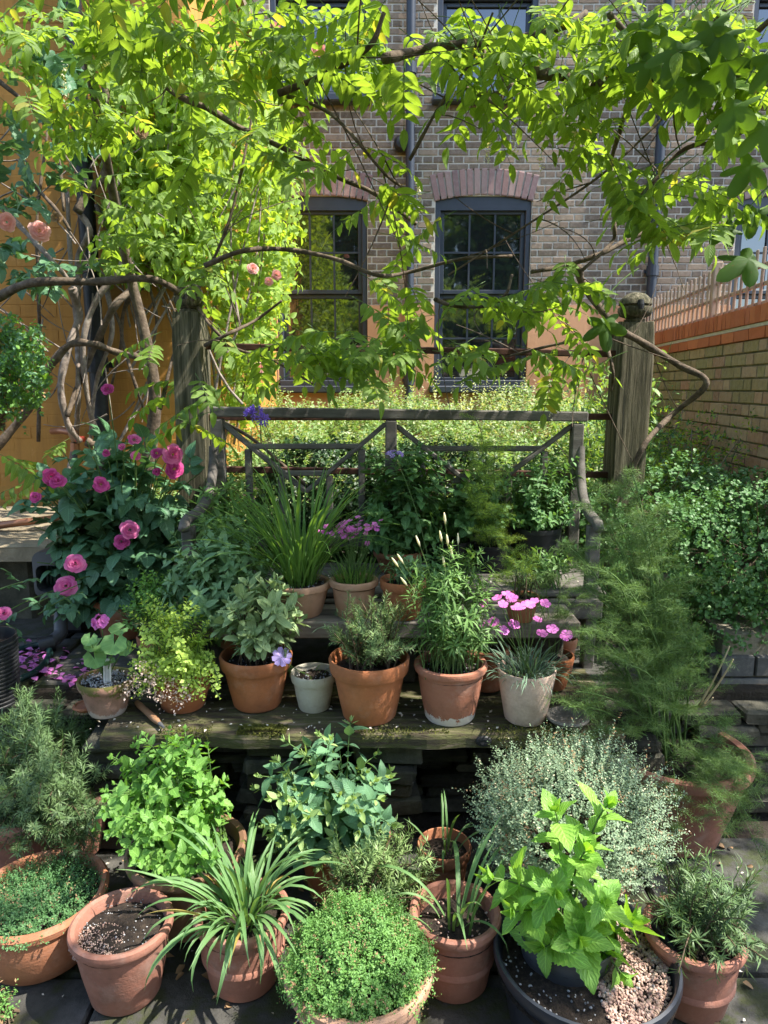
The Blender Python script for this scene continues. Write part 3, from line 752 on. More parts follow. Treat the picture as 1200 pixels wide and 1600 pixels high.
for (L, Rr) in ((tl, tm_), (tm_, tr_)):
    w = Rr.x - L.x; zt = (L.z + Rr.z) / 2 - .03; mid = (L.x + Rr.x) / 2
    def q(u, d): return Vector((L.x + w * u, YB, zt - d))
    s = .03
    bar('brace', q(.03, .0), q(.5, .295), .022, s, Yv); bar('brace', q(.97, .0), q(.5, .298), .020, s, Yv)
    bar('lattice_rail', q(.17, .098), q(.83, .098), .024, s * .8); bar('lattice_rail', q(.36, .215), q(.64, .215), .024, s * .8)
    for u, d in ((.17, .11), (.83, .11), (.36, .225), (.64, .225)):
        bar('lattice_post', q(u, d), Vector((L.x + w * u, YB, zs + .12)), .03, .024, Yv)
for k in range(6):
    y = YF + .04 + k * .078; bar('slat', Vector((tl.x - .02, y, SEAT - .012)), Vector((tr_.x + .02, y, SEAT - .012)), .066, .022)
bar('seat_rail', Vector((tl.x, YF - .005, SEAT - .065)), Vector((tr_.x, YF - .005, SEAT - .065)), .035, .075)
for sx, X in ((-1, tl.x - .02), (1, tr_.x + .015)):
    fx = at(291 if sx < 0 else 931, 830, YF).x; zarm = at(600, 815, YF).z
    bar('front_leg', Vector((fx, YF + .03, ZT)), Vector((fx, YF + .03, zarm - .02)), .045, .05, Yv)
    pts = [Vector((X, YB - .01, 1.27)), Vector((X + (fx - X) * .03, YB - .035, 1.18)), Vector((X + (fx - X) * .22, YB - .12, 1.08)), Vector((X + (fx - X) * .6, YB - .27, 1.035)), Vector((fx, YF + .05, zarm + .005)), Vector((fx, YF - .015, zarm - .005)), Vector((fx, YF - .04, zarm - .03))]
    m = MB(); sp = spline(pts, 5); m.tube(sp, [.021] * (len(sp) - 3) + [.021, .021, .012], 8); smooth_angle(m.obj('armrest', m_benchw, bench), 60)
    bar('side_rail', Vector((fx, YF + .06, SEAT - .06)), Vector((X, YB - .03, SEAT - .06)), .03, .06)

# ---- shelves
def plank(name, x0, x1, y0, y1, zt, th, mat, lab, seed, knots=()):
    random.seed(seed); nx, ny = 40, 6; V = []; Fc = []
    for i in range(nx + 1):
        for k in range(ny + 1):
            x = x0 + (x1 - x0) * i / nx; y = y0 + (y1 - y0) * k / ny
            e = .006 * math.sin(x * 13 + seed) + .004 * math.sin(x * 31)
            z = zt + .003 * math.sin(x * 9 + k) + random.uniform(-.0015, .0015) - (.006 if k in (0, ny) else 0)
            V.append((x + (random.uniform(-.008, .008) if i in (0, nx) else 0), y + (e if k == 0 else 0), z))
    for i in range(nx):
        for k in range(ny): a = i * (ny + 1) + k; Fc.append((a, a + ny + 1, a + ny + 2, a + 1))
    nv = len(V)
    for i in range(nx + 1):
        x, y, z = V[i * (ny + 1)]; V += [(x, y - .004, z - .012), (x, y - .001, zt - th)]
    for i in range(nx):
        a, b_ = i * (ny + 1), (i + 1) * (ny + 1); c, d = nv + 2 * i, nv + 2 * i + 2
        Fc += [(a, c, d, b_), (c, c + 1, d + 1, d)]
    n2 = len(V); V += [(x0, y1, zt - th), (x1, y1, zt - th)]
    Fc.append(tuple([nv + 2 * i + 1 for i in range(nx + 1)] + [n2 + 1, n2])[::-1])
    Fc.append((0, *range(1, ny + 1), n2, nv + 1, nv)[::-1]); l = nx * (ny + 1); Fc.append((l, *range(l + 1, l + ny + 1), n2 + 1, nv + 2 * nx + 1, nv + 2 * nx))
    m = MB(); m.add(V, Fc); o = m.obj(name, mat); bm = bmesh.new(); bm.from_mesh(o.data); bmesh.ops.recalc_face_normals(bm, faces=bm.faces); bm.to_mesh(o.data); bm.free()
    return tag(o, lab, 'shelf')
ZL = .45
fl = atz(165, 1135, ZL); fr = atz(985, 1163, ZL)
pk = plank('plank_shelf', fl.x, fr.x, 2.06, 2.34, ZL, .05, m_plank, 'dark mossy plank shelf carrying the front row of terracotta pots', 3)
pk2 = plank('plank_shelf', fl.x + .02, fr.x + .03, 2.352, 2.60, ZL - .006, .045, m_plank, 'dark plank shelf just behind the mossy one, mostly hidden by pots', 4)
m = MB(); kx = atz(757, 1150, ZL); m.lathe([(0, 0), (.012, .001), (.022, -.001), (.026, -.006)], (kx.x, 2.059 - .006, ZL - .026), 12); m.v = [(x, 2.052 - (z - (ZL - .026)) * 1.0, ZL - .026 + (y - 2.053) * .75) for x, y, z in m.v]; m.obj('knot', m_iron, pk)
ZM = .712
ml = at(440, 975, 2.36); mr = at(905, 975, 2.36)
m = MB(); m.box(((ml.x + mr.x) / 2 - .16, 2.465, ZM - .03), (mr.x - ml.x + .33, .21, .06), bev=.004)
ms = tag(m.obj('plank_shelf', m_wood), 'pale grey plank shelf under the middle row of pots', 'shelf')
for sx in (-.62, .02, .56):
    m = MB(); m.box((sx, 2.5, (ZM - .06 + ZL) / 2), (.19, .12, ZM - .06 - ZL), bev=.008); tag(m.obj('shelf_block', m_slate), {-.62: 'dark block under the left end of the middle shelf', .02: 'dark block under the middle of the middle shelf', .56: 'dark block under the right end of the middle shelf'}[sx], 'block')

# ================================================================== pots
C_DISH = clay('grey_clay', (.11, .10, .085), (.17, .155, .13), lime=.15)
POT = {}
def soil_mesh(c, r, z, mat, parent, seed, dome=.012):
    rr = random.Random(seed); V = [(c.x, c.y, z + dome)]; Fc = []; n = 24; rings = 5
    for i in range(1, rings + 1):
        for k in range(n):
            a = 2 * math.pi * k / n; q = r * i / rings; V.append((c.x + q * math.cos(a), c.y + q * math.sin(a), z + dome * (1 - (i / rings) ** 2) + (rr.uniform(-.006, .006) if i < rings else -.004)))
    Fc = [(0, 1 + k, 1 + (k + 1) % n) for k in range(n)] + [(1 + (i - 1) * n + k, 1 + i * n + k, 1 + i * n + (k + 1) % n, 1 + (i - 1) * n + (k + 1) % n) for i in range(1, rings) for k in range(n)]
    m = MB(); m.add(V, Fc); return m.obj('soil', mat, parent, smooth=True)
pebble = []
def make_pebble(mat, seed):
    r = random.Random(seed); bm = bmesh.new(); bmesh.ops.create_icosphere(bm, subdivisions=1, radius=.5)
    V = [tuple(v.co * r.uniform(.75, 1.1)) for v in bm.verts]; V = [(x, y, z * .65) for x, y, z in V]; Fc = [tuple(v.index for v in f.verts) for f in bm.faces]; bm.free()
    return T(V, Fc, [(0, 0)] * len(V), mat)
P_pink = [make_pebble(m_grit, i) for i in range(3)]; P_pale = [make_pebble(m_perl, 10 + i) for i in range(3)]
def grit(name, parent, c, r, z, n, s, temps, seed, sector=None):
    g = np.random.default_rng(seed); a = g.uniform(0, 2 * np.pi, n) if sector is None else g.uniform(sector[0], sector[1], n); q = r * np.sqrt(g.uniform(0, 1, n))
    P = np.stack([c.x + q * np.cos(a), c.y + q * np.sin(a), z + g.uniform(-.002, .004, n)], 1)
    M = frames(P, g.normal(size=(n, 3)), g.normal(size=(n, 3)), g.uniform(s * .5, s * 1.3, n)); k = g.integers(0, len(temps), n)
    return batch(name, [(t_, M[k == i]) for i, t_ in enumerate(temps)], parent, smooth=False, kind='stuff')
def pot(key, xc, base_y, zs, rim_w, rim_y, mat, label, taper=.68, style='std', name='terracotta_pot', cat='pot', soil=m_soil, band=False, fill=.82, H=None):
    rb = .1
    for _ in range(6):
        q = atz(xc, base_y, zs); Yc = q.y + rb; ctr = Vector((0, Yc, zs + .1)); t_ = proj((0, Yc, zs + .12))[2]; Rr = rim_w / 2 * t_ / F; rb = taper * Rr
    zr = at(xc, rim_y, Yc - Rr).z; h = H or max(zr - zs, .05)
    cx = (xc - 600) / F * proj((0, Yc, zs + h))[2]; c = Vector((cx, Yc, zs))
    th = pot.th if hasattr(pot, 'th') else .012; th = max(.008, Rr * .085)
    if style == 'std':      # flowerpot with a deep straight collar
        rimh = h * .24; rc = Rr * .97; rn = rb + (Rr * .88 - rb) * 1.0
        prof = [(0, .004), (rb * .92, .002), (rb, .01), (rb + (rn - rb) * .5, h * .38), (rn, h - rimh), (rc * .975, h - rimh), (rc, h - rimh + .006), (Rr, h - .008), (Rr - th * .35, h), (Rr - th * .8, h - .001), (Rr - th, h - .008), (rn - th, h * .62), (rn - th, h * .55)]
    elif style == 'roll':   # rolled lip
        l = max(.012, Rr * .085); rn = Rr - l * .8
        prof = [(0, .004), (rb * .93, .002), (rb, .01), (rb + (rn - rb) * .52, h * .45), (rn - .002, h - l * 2.2), (Rr - l * .2, h - l * 1.9), (Rr, h - l * 1.1), (Rr - l * .15, h - l * .35), (Rr - l * .7, h), (Rr - l * 1.5, h - l * .3), (Rr - l * 1.9, h - l * 1.4), (rn - th * 1.6, h * .6), (rn - th * 2, h * .5)]
    elif style == 'plain':
        prof = [(0, .004), (rb * .93, .002), (rb, .008), (rb + (Rr - rb) * .5, h * .5), (Rr - .001, h - .006), (Rr - th * .3, h), (Rr - th * .8, h), (Rr - th, h - .008), (Rr - th * 1.6, h * .6), (Rr - th * 1.9, h * .5)]
    elif style == 'bowl':
        prof = [(0, .004), (rb * .95, .002), (rb, .008), (rb + (Rr - rb) * .72, h * .35), (Rr * .965, h * .72), (Rr * .955, h - .03), (Rr, h - .026), (Rr + .002, h - .01), (Rr - .006, h), (Rr - .016, h - .002), (Rr - .022, h - .012), (Rr * .9, h * .6)]
    elif style == 'plastic':
        prof = [(0, .004), (rb, .002), (rb + (Rr - rb) * .9, h * .88), (Rr, h * .89), (Rr, h), (Rr - .004, h), (Rr - .006, h * .9), (Rr * .92, h * .5)]
    elif style == 'tub':
        prof = [(0, .004), (rb, .002), (Rr * .93, h - .03), (Rr * .97, h - .035), (Rr, h - .018), (Rr * .99, h - .002), (Rr * .96, h), (Rr * .935, h - .006), (Rr * .92, h - .03), (Rr * .86, h * .5)]
    elif style == 'dish':
        prof = [(0, .006), (rb, .004), (Rr * .96, h * .75), (Rr, h - .006), (Rr - .003, h), (Rr - .009, h), (Rr - .014, h - .008), (rb * 1.0, .018), (0, .016)]
    if band:
        out = []; zb_ = h * band
        for i, (r_, z_) in enumerate(prof):
            out.append((r_, z_))
            if i + 1 < len(prof) and z_ < zb_ <= prof[i + 1][1] and i < 5:
                r2, z2 = prof[i + 1]; f = (zb_ - z_) / (z2 - z_); rr_ = r_ + (r2 - r_) * f; out += [(rr_ - .001, zb_ - .012), (rr_ + .005, zb_ - .006), (rr_ + .005, zb_ + .004), (rr_ + .001, zb_ + .01)]
        prof = out
    t = thing(name, label, cat, c)
    m = MB(); m.lathe(prof, c, 48, .006); smooth_angle(m.obj('body', mat, t), 35)
    zf = zs + h * fill
    if style != 'dish' and soil: soil_mesh(c, Rr * (.96 if style in ('plastic', 'tub') else .90), zf, soil, t, sum(map(ord, key)))
    POT[key] = (t, c, Rr, h, Vector((cx, Yc, zf)), rb); return t
# yard, z = 0
pot('G1', 62, 1385, 0, 245, 1300, C_PK, 'large terracotta pot with thick rim holding the big rosemary at the left edge', .78, 'roll')
pot('G2', 60, 1545, 0, 205, 1470, C_OR2, 'wide terracotta bowl filled with low thyme in the bottom left corner', .76, 'bowl', fill=.8)
pot('G3', 190, 1594, 0, 156, 1500, C_PK, 'unplanted pinkish terracotta pot with bare soil and grit, front left', .68, 'roll', fill=.84)
pot('G4', 292, 1478, 0, 185, 1384, C_BROWN, 'brown mossy pot behind the strappy plant, holding bright green mint', .75, 'roll')
pot('G5', 378, 1572, 0, 148, 1476, C_PK, 'pinkish terracotta pot with a raised band, holding the strap-leaved chives', .72, 'roll', band=.45)
pot('G6', 535, 1425, 0, 150, 1350, C_OR2, 'orange terracotta pot under the blue-green oregano', .72, 'std')
pot('GB', 425, 1330, 0, 70, 1240, m_plastic, 'small black plastic pot beside the oregano under the shelf', .75, 'plastic', name='plastic_pot')
pot('G7', 585, 1510, 0, 130, 1438, C_BROWN, 'brown pot of sprawling rosemary half hidden behind the thyme ball', .72, 'std')
pot('G8', 560, 1690, 0, 232, 1606, C_TAN, 'tan terracotta pot overflowing with the round ball of thyme at the bottom edge', .72, 'roll', fill=.9)
pot('G9', 711, 1574, 0, 142, 1476, C_PK, 'dark pink terracotta pot with a raised band and sparse leek leaves', .74, 'roll', band=.42, fill=.78)
pot('G9b', 694, 1412, 0, 84, 1345, C_OR2, 'small dull terracotta pot in the shade behind the sparse leek pot', .72, 'std')
pot('G10', 885, 1490, 0, 210, 1405, C_BROWN, 'dark pot hidden beneath the silver thyme bush', .74, 'std')
pot('G11', 915, 1700, 0, 284, 1612, m_navy, 'big round black plastic tub of gravel at the bottom edge', .8, 'tub', name='plastic_tub', cat='tub', fill=.72)
pot('G12', 1085, 1608, 0, 154, 1512, C_PK, 'pinkish terracotta pot with a dark band line holding rosemary, bottom right', .7, 'roll', band=.4)
pot('G13', 1056, 1345, 0, 222, 1228, C_PK, 'large terracotta pot with wide flared rim holding the tall feathery fennel', .62, 'roll', fill=.85)
# front shelf
pot('P1', 165, 1126, ZL, 86, 1076, C_MOSS, 'small moss-rimmed terracotta pot with pink geranium and white plant tag', .66, 'std')
pot('P2', 284, 1118, ZL, 100, 1062, C_OR, 'orange terracotta pot under the trailing lime-green and pink herb', .68, 'roll', band=.5)
pot('P3', 400, 1117, ZL, 112, 1042, C_OR, 'orange terracotta pot with deep collar holding the grey-green sage', .66, 'std')
pot('P4', 490, 1117, ZL, 72, 1063, C_GREY, 'small pale grey limewashed pot between the sage and rosemary pots', .68, 'std')
pot('P5', 577, 1138, ZL, 126, 1050, C_OR, 'bright orange terracotta pot with deep collar holding upright rosemary', .66, 'std')
pot('P6', 704, 1138, ZL, 114, 1056, C_EF, 'terracotta pot with white salt stains at its foot holding tarragon', .68, 'roll')
pot('P7', 823, 1138, ZL, 92, 1062, C_PALE, 'pale pinkish clay pot of bright pink dianthus', .7, 'plain')
pot('P8', 762, 1084, ZL, 72, 1022, C_OR2, 'terracotta pot half hidden between the tarragon and dianthus pots', .7, 'roll')
pot('P9', 864, 1082, ZL, 66, 1034, C_OR, 'small orange terracotta pot peeping out behind the pink dianthus', .68, 'std')
pot('P9b', 880, 1058, ZL, 44, 1003, C_OR2, 'narrow terracotta pot at the back, right of the pink dianthus', .7, 'std')
pot('P10', 887, 1143, ZL, 68, 1128, C_DISH, 'empty shallow grey clay dish on the right end of the plank', .6, 'dish', name='clay_dish', cat='dish', soil=None, H=.036)
pot('M0', 395, 1072, ZL, 112, 1003, C_OR2, 'terracotta pot behind the sage, holding a bluish leafy herb', .7, 'std')
pot('PX', 255, 1068, ZL, 80, 1003, C_OR2, 'terracotta pot behind the lime-green trailing herb', .7, 'std')
# middle shelf
pot('M1', 468, 970, ZM, 100, 921, C_TAN, 'tan terracotta pot with rolled rim holding tall grassy leaves', .68, 'roll')
pot('M2', 553, 970, ZM, 78, 914, C_TAN, 'tan pot of small pink thrift flowers on the middle shelf', .7, 'roll')
pot('M3', 630, 972, ZM, 74, 914, C_OR, 'orange terracotta pot with pale wilted buds on the middle shelf', .7, 'std')
pot('M4', 815, 975, ZM, 56, 938, C_OR2, 'small terracotta pot behind the pink dianthus on the middle shelf', .7, 'std')
# on the bench and the terrace
pot('B1', 838, 893, SEAT, 78, 830, m_plastic, 'black plastic pot with a leafy shrub on the right of the bench seat', .78, 'plastic', name='plastic_pot')
pot('B2', 706, 893, SEAT, 62, 850, m_plastic, 'black plastic pot on the middle of the bench seat', .78, 'plastic', name='plastic_pot')
pot('B3', 622, 900, SEAT, 78, 868, C_OR2, 'terracotta pot of dark green mint on the bench seat', .72, 'roll')
pot('B4', 770, 896, SEAT, 56, 856, m_plastic, 'black plastic pot of dill on the bench seat', .78, 'plastic', name='plastic_pot')
pot('B5', 345, 893, SEAT, 78, 850, m_plastic, 'black plastic pot at the left end of the bench seat', .78, 'plastic', name='plastic_pot')
pot('R1', 192, 1003, ZT + .02, 96, 945, C_OR2, 'terracotta pot of the pink rose bush on the terrace', .74, 'roll')
pot('L1', -28, 1118, ZT + .02, 96, 1012, m_plastic, 'black woven basket planter cut by the left edge', .9, 'plastic', name='basket_planter')
# inner grey pot standing in the tub
t11, c11, R11, h11, s11, _ = POT['G11']
ip = thing('plastic_pot', 'thin grey plastic pot sunk in the black tub, holding the large lime-green leaves', 'pot', (c11.x - .035, c11.y + .045, s11.z - .06))
ic = Vector(ip.location); ir = .118; ih = h11 - (s11.z - .06) + .02
m = MB(); m.lathe([(0, .004), (ir * .84, .002), (ir, ih - .002), (ir + .003, ih), (ir - .001, ih), (ir - .004, ih - .006), (ir * .88, .05)], ic, 40); smooth_angle(m.obj('body', m_greyp, ip), 40)
soil_mesh(ic, ir * .96, ic.z + ih * .74, m_soil, ip, 3); POT['G11i'] = (ip, ic, ir, ih, Vector((ic.x, ic.y, ic.z + ih * .74)), ir * .8)
grit('gravel', ip, ic, ir * .86, ic.z + ih * .74 + .012, 240, .011, P_pink, 1); grit('gravel', t11, c11, R11 * .88, s11.z + .012, 2200, .0095, P_pink, 2, (-1.5, 1.3)); grit('perlite', t11, c11, R11 * .9, s11.z + .012, 250, .007, P_pale, 9)
t3, c3, R3, h3, s3, _ = POT['G3']
grit('gravel', t3, Vector((c3.x - .045, c3.y - .045, 0)), R3 * .5, s3.z + .008, 700, .0045, P_pink, 3); grit('perlite', t3, c3, R3 * .85, s3.z + .01, 160, .004, P_pale, 4)
for k in ('P1',): t_, c_, R_, h_, s_, _ = POT[k]; grit('grit', t_, c_, R_ * .85, s_.z + .012, 420, .007, P_pale, 5)
for k in ('P4', 'G9', 'P3', 'M1', 'P6', 'P7'):
    t_, c_, R_, h_, s_, _ = POT[k]; grit('grit', t_, c_, R_ * .82, s_.z + .012, 70, .006, P_pale if k != 'G9' else P_pink, 6)
# basket weave on the left planter
t_, c_, R_, h_, s_, rb_ = POT['L1']
m = MB()
for i in range(16):
    z = c_.z + h_ * (i + .5) / 17; r_ = rb_ + (R_ - rb_) * (i + .5) / 17; m.lathe([(r_ - .002, -.008), (r_ + .004, -.003), (r_ + .004, .003), (r_ - .002, .008)], (c_.x, c_.y, z), 40)
m.obj('weave', m_plastic, t_)
# plant tag in the geranium pot
t_, c_, R_, h_, s_, _ = POT['P1']
p_ = at(171, 1046, c_.y); m = MB(); m.box((p_.x, c_.y - .02, s_.z + .04), (.026, .0022, .11), Matrix.Rotation(.06, 3, 'Y'), .0008); pt_ = tag(m.obj('plant_tag', m_white), 'white upright plant tag in the mossy geranium pot', 'tag')
for k in (-1, 0, 1):
    q = MB(); q.box((p_.x + .006 * k, c_.y - .0218, s_.z + .042), (.0012, .0008, .09), Matrix.Rotation(.06, 3, 'Y')); q.obj('rib', m_perl, pt_)
# tool handle
a, b_ = atz(214, 1098, ZL + .02), atz(250, 1131, ZL + .016)
b_ = Vector((b_.x, max(b_.y, 2.075), b_.z)); tl_ = thing('hand_tool', 'wooden handled garden tool lying on the plank by the geranium pot', 'tool', a)
sp = [a.lerp(b_, k / 6) for k in range(7)]; m = MB(); m.tube(sp, [.009, .011, .010, .0105, .0115, .011, .006], 10); smooth_angle(m.obj('handle', m_handle, tl_), 60)
m = MB(); d_ = (b_ - a).normalized(); m.tube([b_ - d_ * .004, b_ + d_ * .03], [.007, .004], 8); m.obj('ferrule', m_greyp, tl_)
m = MB(); m.tube([a, a - d_ * .07], [.005, .005], 8); m.obj('shank', m_greyp, tl_)
# broken saucer by the mossy pot
pot('SA', 134, 1116, ZL, 40, 1109, C_OR2, 'small broken terracotta saucer beside the moss-rimmed pot', .7, 'dish', name='clay_saucer', cat='saucer', soil=None, H=.022)

# ================================================================== hose reel, tap, hose
e = at(88, 900, 2.95)
hr = thing('hose_reel', 'dark plastic hose reel box in the shade below the stone ledge', 'hose reel', (e.x, 2.95, ZT))
z0, z1 = at(88, 935, 2.95).z, at(88, 862, 2.95).z; w = .2; d = .2
m = MB()       # rounded box shell open at the front
def rr(x0, x1, za, zb, r, n=4):
    pts = []
    for cx_, cz_, a0 in ((x1 - r, zb - r, 0), (x0 + r, zb - r, 90), (x0 + r, za + r, 180), (x1 - r, za + r, 270)):
        for k in range(n + 1): a = R(a0 + 90 * k / n); pts.append((cx_ + r * math.cos(a), cz_ + r * math.sin(a)))
    return pts
po, pi_ = rr(e.x - w / 2, e.x + w / 2, z0, z1, .04), rr(e.x - w / 2 + .014, e.x + w / 2 - .014, z0 + .03, z1 - .06, .03); k = len(po)
V = [(x, 2.95, z) for x, z in po] + [(x, 2.945, z) for x, z in pi_] + [(x, 3.15, z) for x, z in po] + [(x, 3.08, z) for x, z in pi_]
Fc = [(i, (i + 1) % k, (i + 1) % k + k, i + k) for i in range(k)] + [(i + 2 * k, (i + 1) % k + 2 * k, (i + 1) % k, i) for i in range(k)] + [(i + k, (i + 1) % k + k, (i + 1) % k + 3 * k, i + 3 * k) for i in range(k)] + [tuple(range(3 * k, 4 * k))]
m.add(V, Fc); m.obj('case', m_greyp, hr)
for i in range(9):
    m = MB(); x = e.x - w / 2 + .03 + i * .0165; m.tube([(x, 3.02, z0 + .03), (x, 3.01, z0 + .06), (x, 3.02, z1 - .07)], .0075, 6); m.obj('hose_coil', m_hose, hr)
m = MB(); m.box((e.x + .03, 3.05, (ZT + z0) / 2 + .01), (.12, .12, z0 - ZT - .02), bev=.02); m.obj('stand', m_plastic, hr)
a = at(92, 955, 2.9); pe = thing('pipe_elbow', 'grey plastic waste pipe elbow standing beside the fallen petals', 'pipe', (a.x, 2.9, ZT))
q = at(92, 1000, 2.8); m = MB(); m.tube(spline([at(95, 930, 2.95), at(95, 975, 2.88), Vector((at(95, 990, 2.86).x, 2.85, ZT + .07)), Vector((q.x - .04, 2.8, ZT + .05))]), .028, 12); smooth_angle(m.obj('pipe', m_greyp, pe), 50)
m = MB(); m.tube([Vector((q.x - .02, 2.8, ZT + .052)), Vector((q.x - .07, 2.77, ZT + .045))], .036, 14); smooth_angle(m.obj('collar', m_plastic, pe), 50)
hp = [(-10, 1070), (28, 1062), (60, 1046), (78, 1022), (66, 1008), (40, 1012), (15, 1020), (-15, 1022)]
m = MB(); m.tube(spline([atz(x, y, ZT + .035) for x, y in hp], 6), .013, 10); tag(smooth_angle(m.obj('garden_hose', m_hose), 60), 'dark green hose looped on the paving around fallen petals', 'hose')
# tap on the orange wall
tp = thing('garden_tap', 'brass tap with red knob and hose connector against the orange wall', 'tap', at(112, 680, 4.2))
tapP = lambda x, y: at(x, y, 4.25)
m = MB(); m.tube([at(82, 674, 4.45), tapP(98, 673), tapP(112, 676)], .02, 10); smooth_angle(m.obj('pipe', m_copper, tp), 60)
m = MB(); m.tube([tapP(108, 664), tapP(114, 676), tapP(118, 690)], [.016, .03, .022], 10); smooth_angle(m.obj('body', m_handle, tp), 60)
m = MB(); m.lathe([(0, -.02), (.03, -.015), (.034, 0), (.03, .015), (0, .02)], tapP(125, 686), 10); m.obj('knob', m_red, tp)
m = MB(); m.tube([tapP(117, 692), tapP(117, 705)], .026, 12); m.obj('connector', m_copper, tp)
m = MB(); m.tube(spline([tapP(117, 704), tapP(116, 730), tapP(112, 760), tapP(113, 800)]), .016, 10); smooth_angle(m.obj('hose', m_bluegrey, tp), 60)
# ================================================================== plants
UP = Vector((0, 0, 1))
L_wis = leafmat('wisteria_leaf', (.12, .215, .035), (.24, .37, .075), .55, .5, .25, (1.6, 1.45, .5), old=(.34, .34, .07), spots=.6)
L_vine = leafmat('sunlit_vine_leaf', (.17, .30, .035), (.34, .48, .09), .5, .5, .2, (1.65, 1.45, .5), spots=.4)
L_fig = leafmat('fig_leaf', (.04, .10, .015), (.09, .18, .025), .42, .6, .0, (1.9, 1.6, .4), spots=.7)
L_rose = leafmat('rose_leaf', (.055, .14, .07), (.105, .225, .105), .22, .42, .4, spots=.6)
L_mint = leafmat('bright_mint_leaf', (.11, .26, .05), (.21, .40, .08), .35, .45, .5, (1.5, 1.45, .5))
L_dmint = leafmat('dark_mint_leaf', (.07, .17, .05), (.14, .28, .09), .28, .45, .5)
L_oreg = leafmat('oregano_leaf', (.085, .20, .10), (.16, .31, .155), .25, .5, .3)
L_oregt = leafmat('oregano_tip_leaf', (.26, .40, .12), (.36, .50, .18), .3, .5, .2)
L_blue = leafmat('bluish_herb_leaf', (.14, .27, .13), (.25, .40, .19), .25, .5, .3)
L_sage = leafmat('sage_leaf', (.22, .32, .14), (.34, .44, .21), .22, .8, .3, (1.2, 1.2, .8), spec=.15)
L_lime = leafmat('lime_leaf', (.14, .32, .045), (.26, .46, .08), .4, .45, .5, (1.5, 1.4, .4), spots=.4)
L_rosm = leafmat('rosemary_leaf', (.07, .135, .045), (.145, .22, .085), .15, .5)
L_rosl = leafmat('pale_rosemary_leaf', (.15, .25, .08), (.27, .37, .14), .18, .5)
L_thy = leafmat('thyme_leaf', (.09, .22, .05), (.19, .36, .09), .3, .55)
L_thyd = leafmat('dark_thyme_leaf', (.06, .15, .05), (.11, .24, .08), .25, .55)
L_silv = leafmat('silver_thyme_leaf', (.13, .22, .13), (.28, .36, .22), .2, .6, old=(.6, .56, .38))
L_fen = leafmat('fennel_leaf', (.10, .20, .045), (.18, .28, .085), .3, .55)
L_dill = leafmat('dill_leaf', (.26, .42, .05), (.40, .54, .10), .35, .55)
L_gold = leafmat('golden_herb_leaf', (.30, .46, .07), (.46, .60, .13), .35, .5)
L_pinkt = leafmat('pinkish_leaf', (.52, .42, .36), (.62, .48, .46), .3, .6)
L_chive = leafmat('strap_leaf', (.10, .22, .07), (.19, .33, .12), .35, .4, .15, old=(.42, .32, .08))
L_grass = leafmat('grassy_leaf', (.08, .19, .04), (.17, .31, .07), .35, .45, .15)
L_glau = leafmat('glaucous_leaf', (.09, .17, .11), (.17, .26, .17), .2, .55)
L_tarr = leafmat('tarragon_leaf', (.10, .21, .05), (.18, .31, .09), .3, .5)
L_ger = leafmat('geranium_leaf', (.13, .28, .08), (.2, .36, .12), .3, .55, .2)
L_hedge = leafmat('wire_vine_leaf', (.055, .145, .045), (.13, .26, .08), .25, .5, spec=.35)
L_bedl = leafmat('bed_leaf', (.12, .24, .06), (.28, .39, .14), .4, .5, 0, (1.4, 1.35, .6))
L_bedw = leafmat('pale_bed_leaf', (.34, .42, .22), (.50, .54, .33), .4, .5)
Pt_rose = leafmat('rose_petal', (.60, .05, .27), (.93, .34, .58), .4, .6, 0, (1.1, .8, 1), spec=.2)
Pt_dark = leafmat('dark_rose_petal', (.36, .02, .13), (.70, .12, .36), .25, .6, 0, (1.1, .8, 1), spec=.2)
Pt_peach = leafmat('peach_rose_petal', (.78, .36, .30), (.85, .52, .46), .35, .6, 0, (1.1, .9, .8), spec=.2)
Pt_dian = leafmat('dianthus_petal', (.58, .12, .45), (.74, .25, .58), .3, .6, 0, (1.1, .8, 1), spec=.2)
Pt_lil = leafmat('lilac_petal', (.50, .36, .78), (.62, .48, .86), .3, .6, 0, (1, .9, 1.1), spec=.2)
Pt_vio = leafmat('violet_petal', (.22, .12, .55), (.32, .2, .68), .3, .6, 0, (1, .9, 1.1), spec=.2)
Pt_pale = leafmat('pale_bud', (.70, .68, .48), (.80, .77, .62), .3, .6, spec=.2)
Pt_fall = leafmat('fallen_petal_skin', (.50, .12, .42), (.68, .25, .58), .2, .6, spec=.2)
Pt_deb = leafmat('pale_debris_skin', (.45, .38, .28), (.72, .68, .6), .1, .8, spec=.2)
Pt_dead = leafmat('dead_leaf_skin', (.20, .12, .06), (.34, .22, .12), .1, .8, spec=.2)

t_leaflet = [leaf(L_wis, wd_, 'lance', 6, 3, .35, c, 0, w, tw) for c, w, wd_, tw in ((.15, .02, .40, 0), (.45, .05, .44, .3), (.05, .05, .46, -.3), (.6, .03, .38, .5), (-.1, .06, .42, .2))]
t_mint = [leaf(L_mint, .72, 'ovate', 8, 3, .25, c, .10) for c in (.1, .35, -.1)]
t_dmint = [leaf(L_dmint, .6, 'ovate', 8, 3, .25, c, .08) for c in (.1, .4)]
t_oreg = [leaf(L_oreg, .62, 'ovate', 5, 3, .25, c) for c in (.1, .35, -.15)]
t_oregt = [leaf(L_oregt, .5, 'ovate', 4, 3, .3, c) for c in (.0, -.2)]
t_blue = [leaf(L_blue, .5, 'ovate', 5, 3, .25, c) for c in (.1, .35)]
t_sage = [leaf(L_sage, .40, 'oblong', 6, 3, .3, c, 0, .03) for c in (.05, .3, -.1)]
t_lime = [leaf(L_lime, .62, 'ovate', 18, 5, .3, c, .075, .05, tw_) for c, tw_ in ((.0, .2), (.2, -.2), (.35, .3), (-.1, 0))]
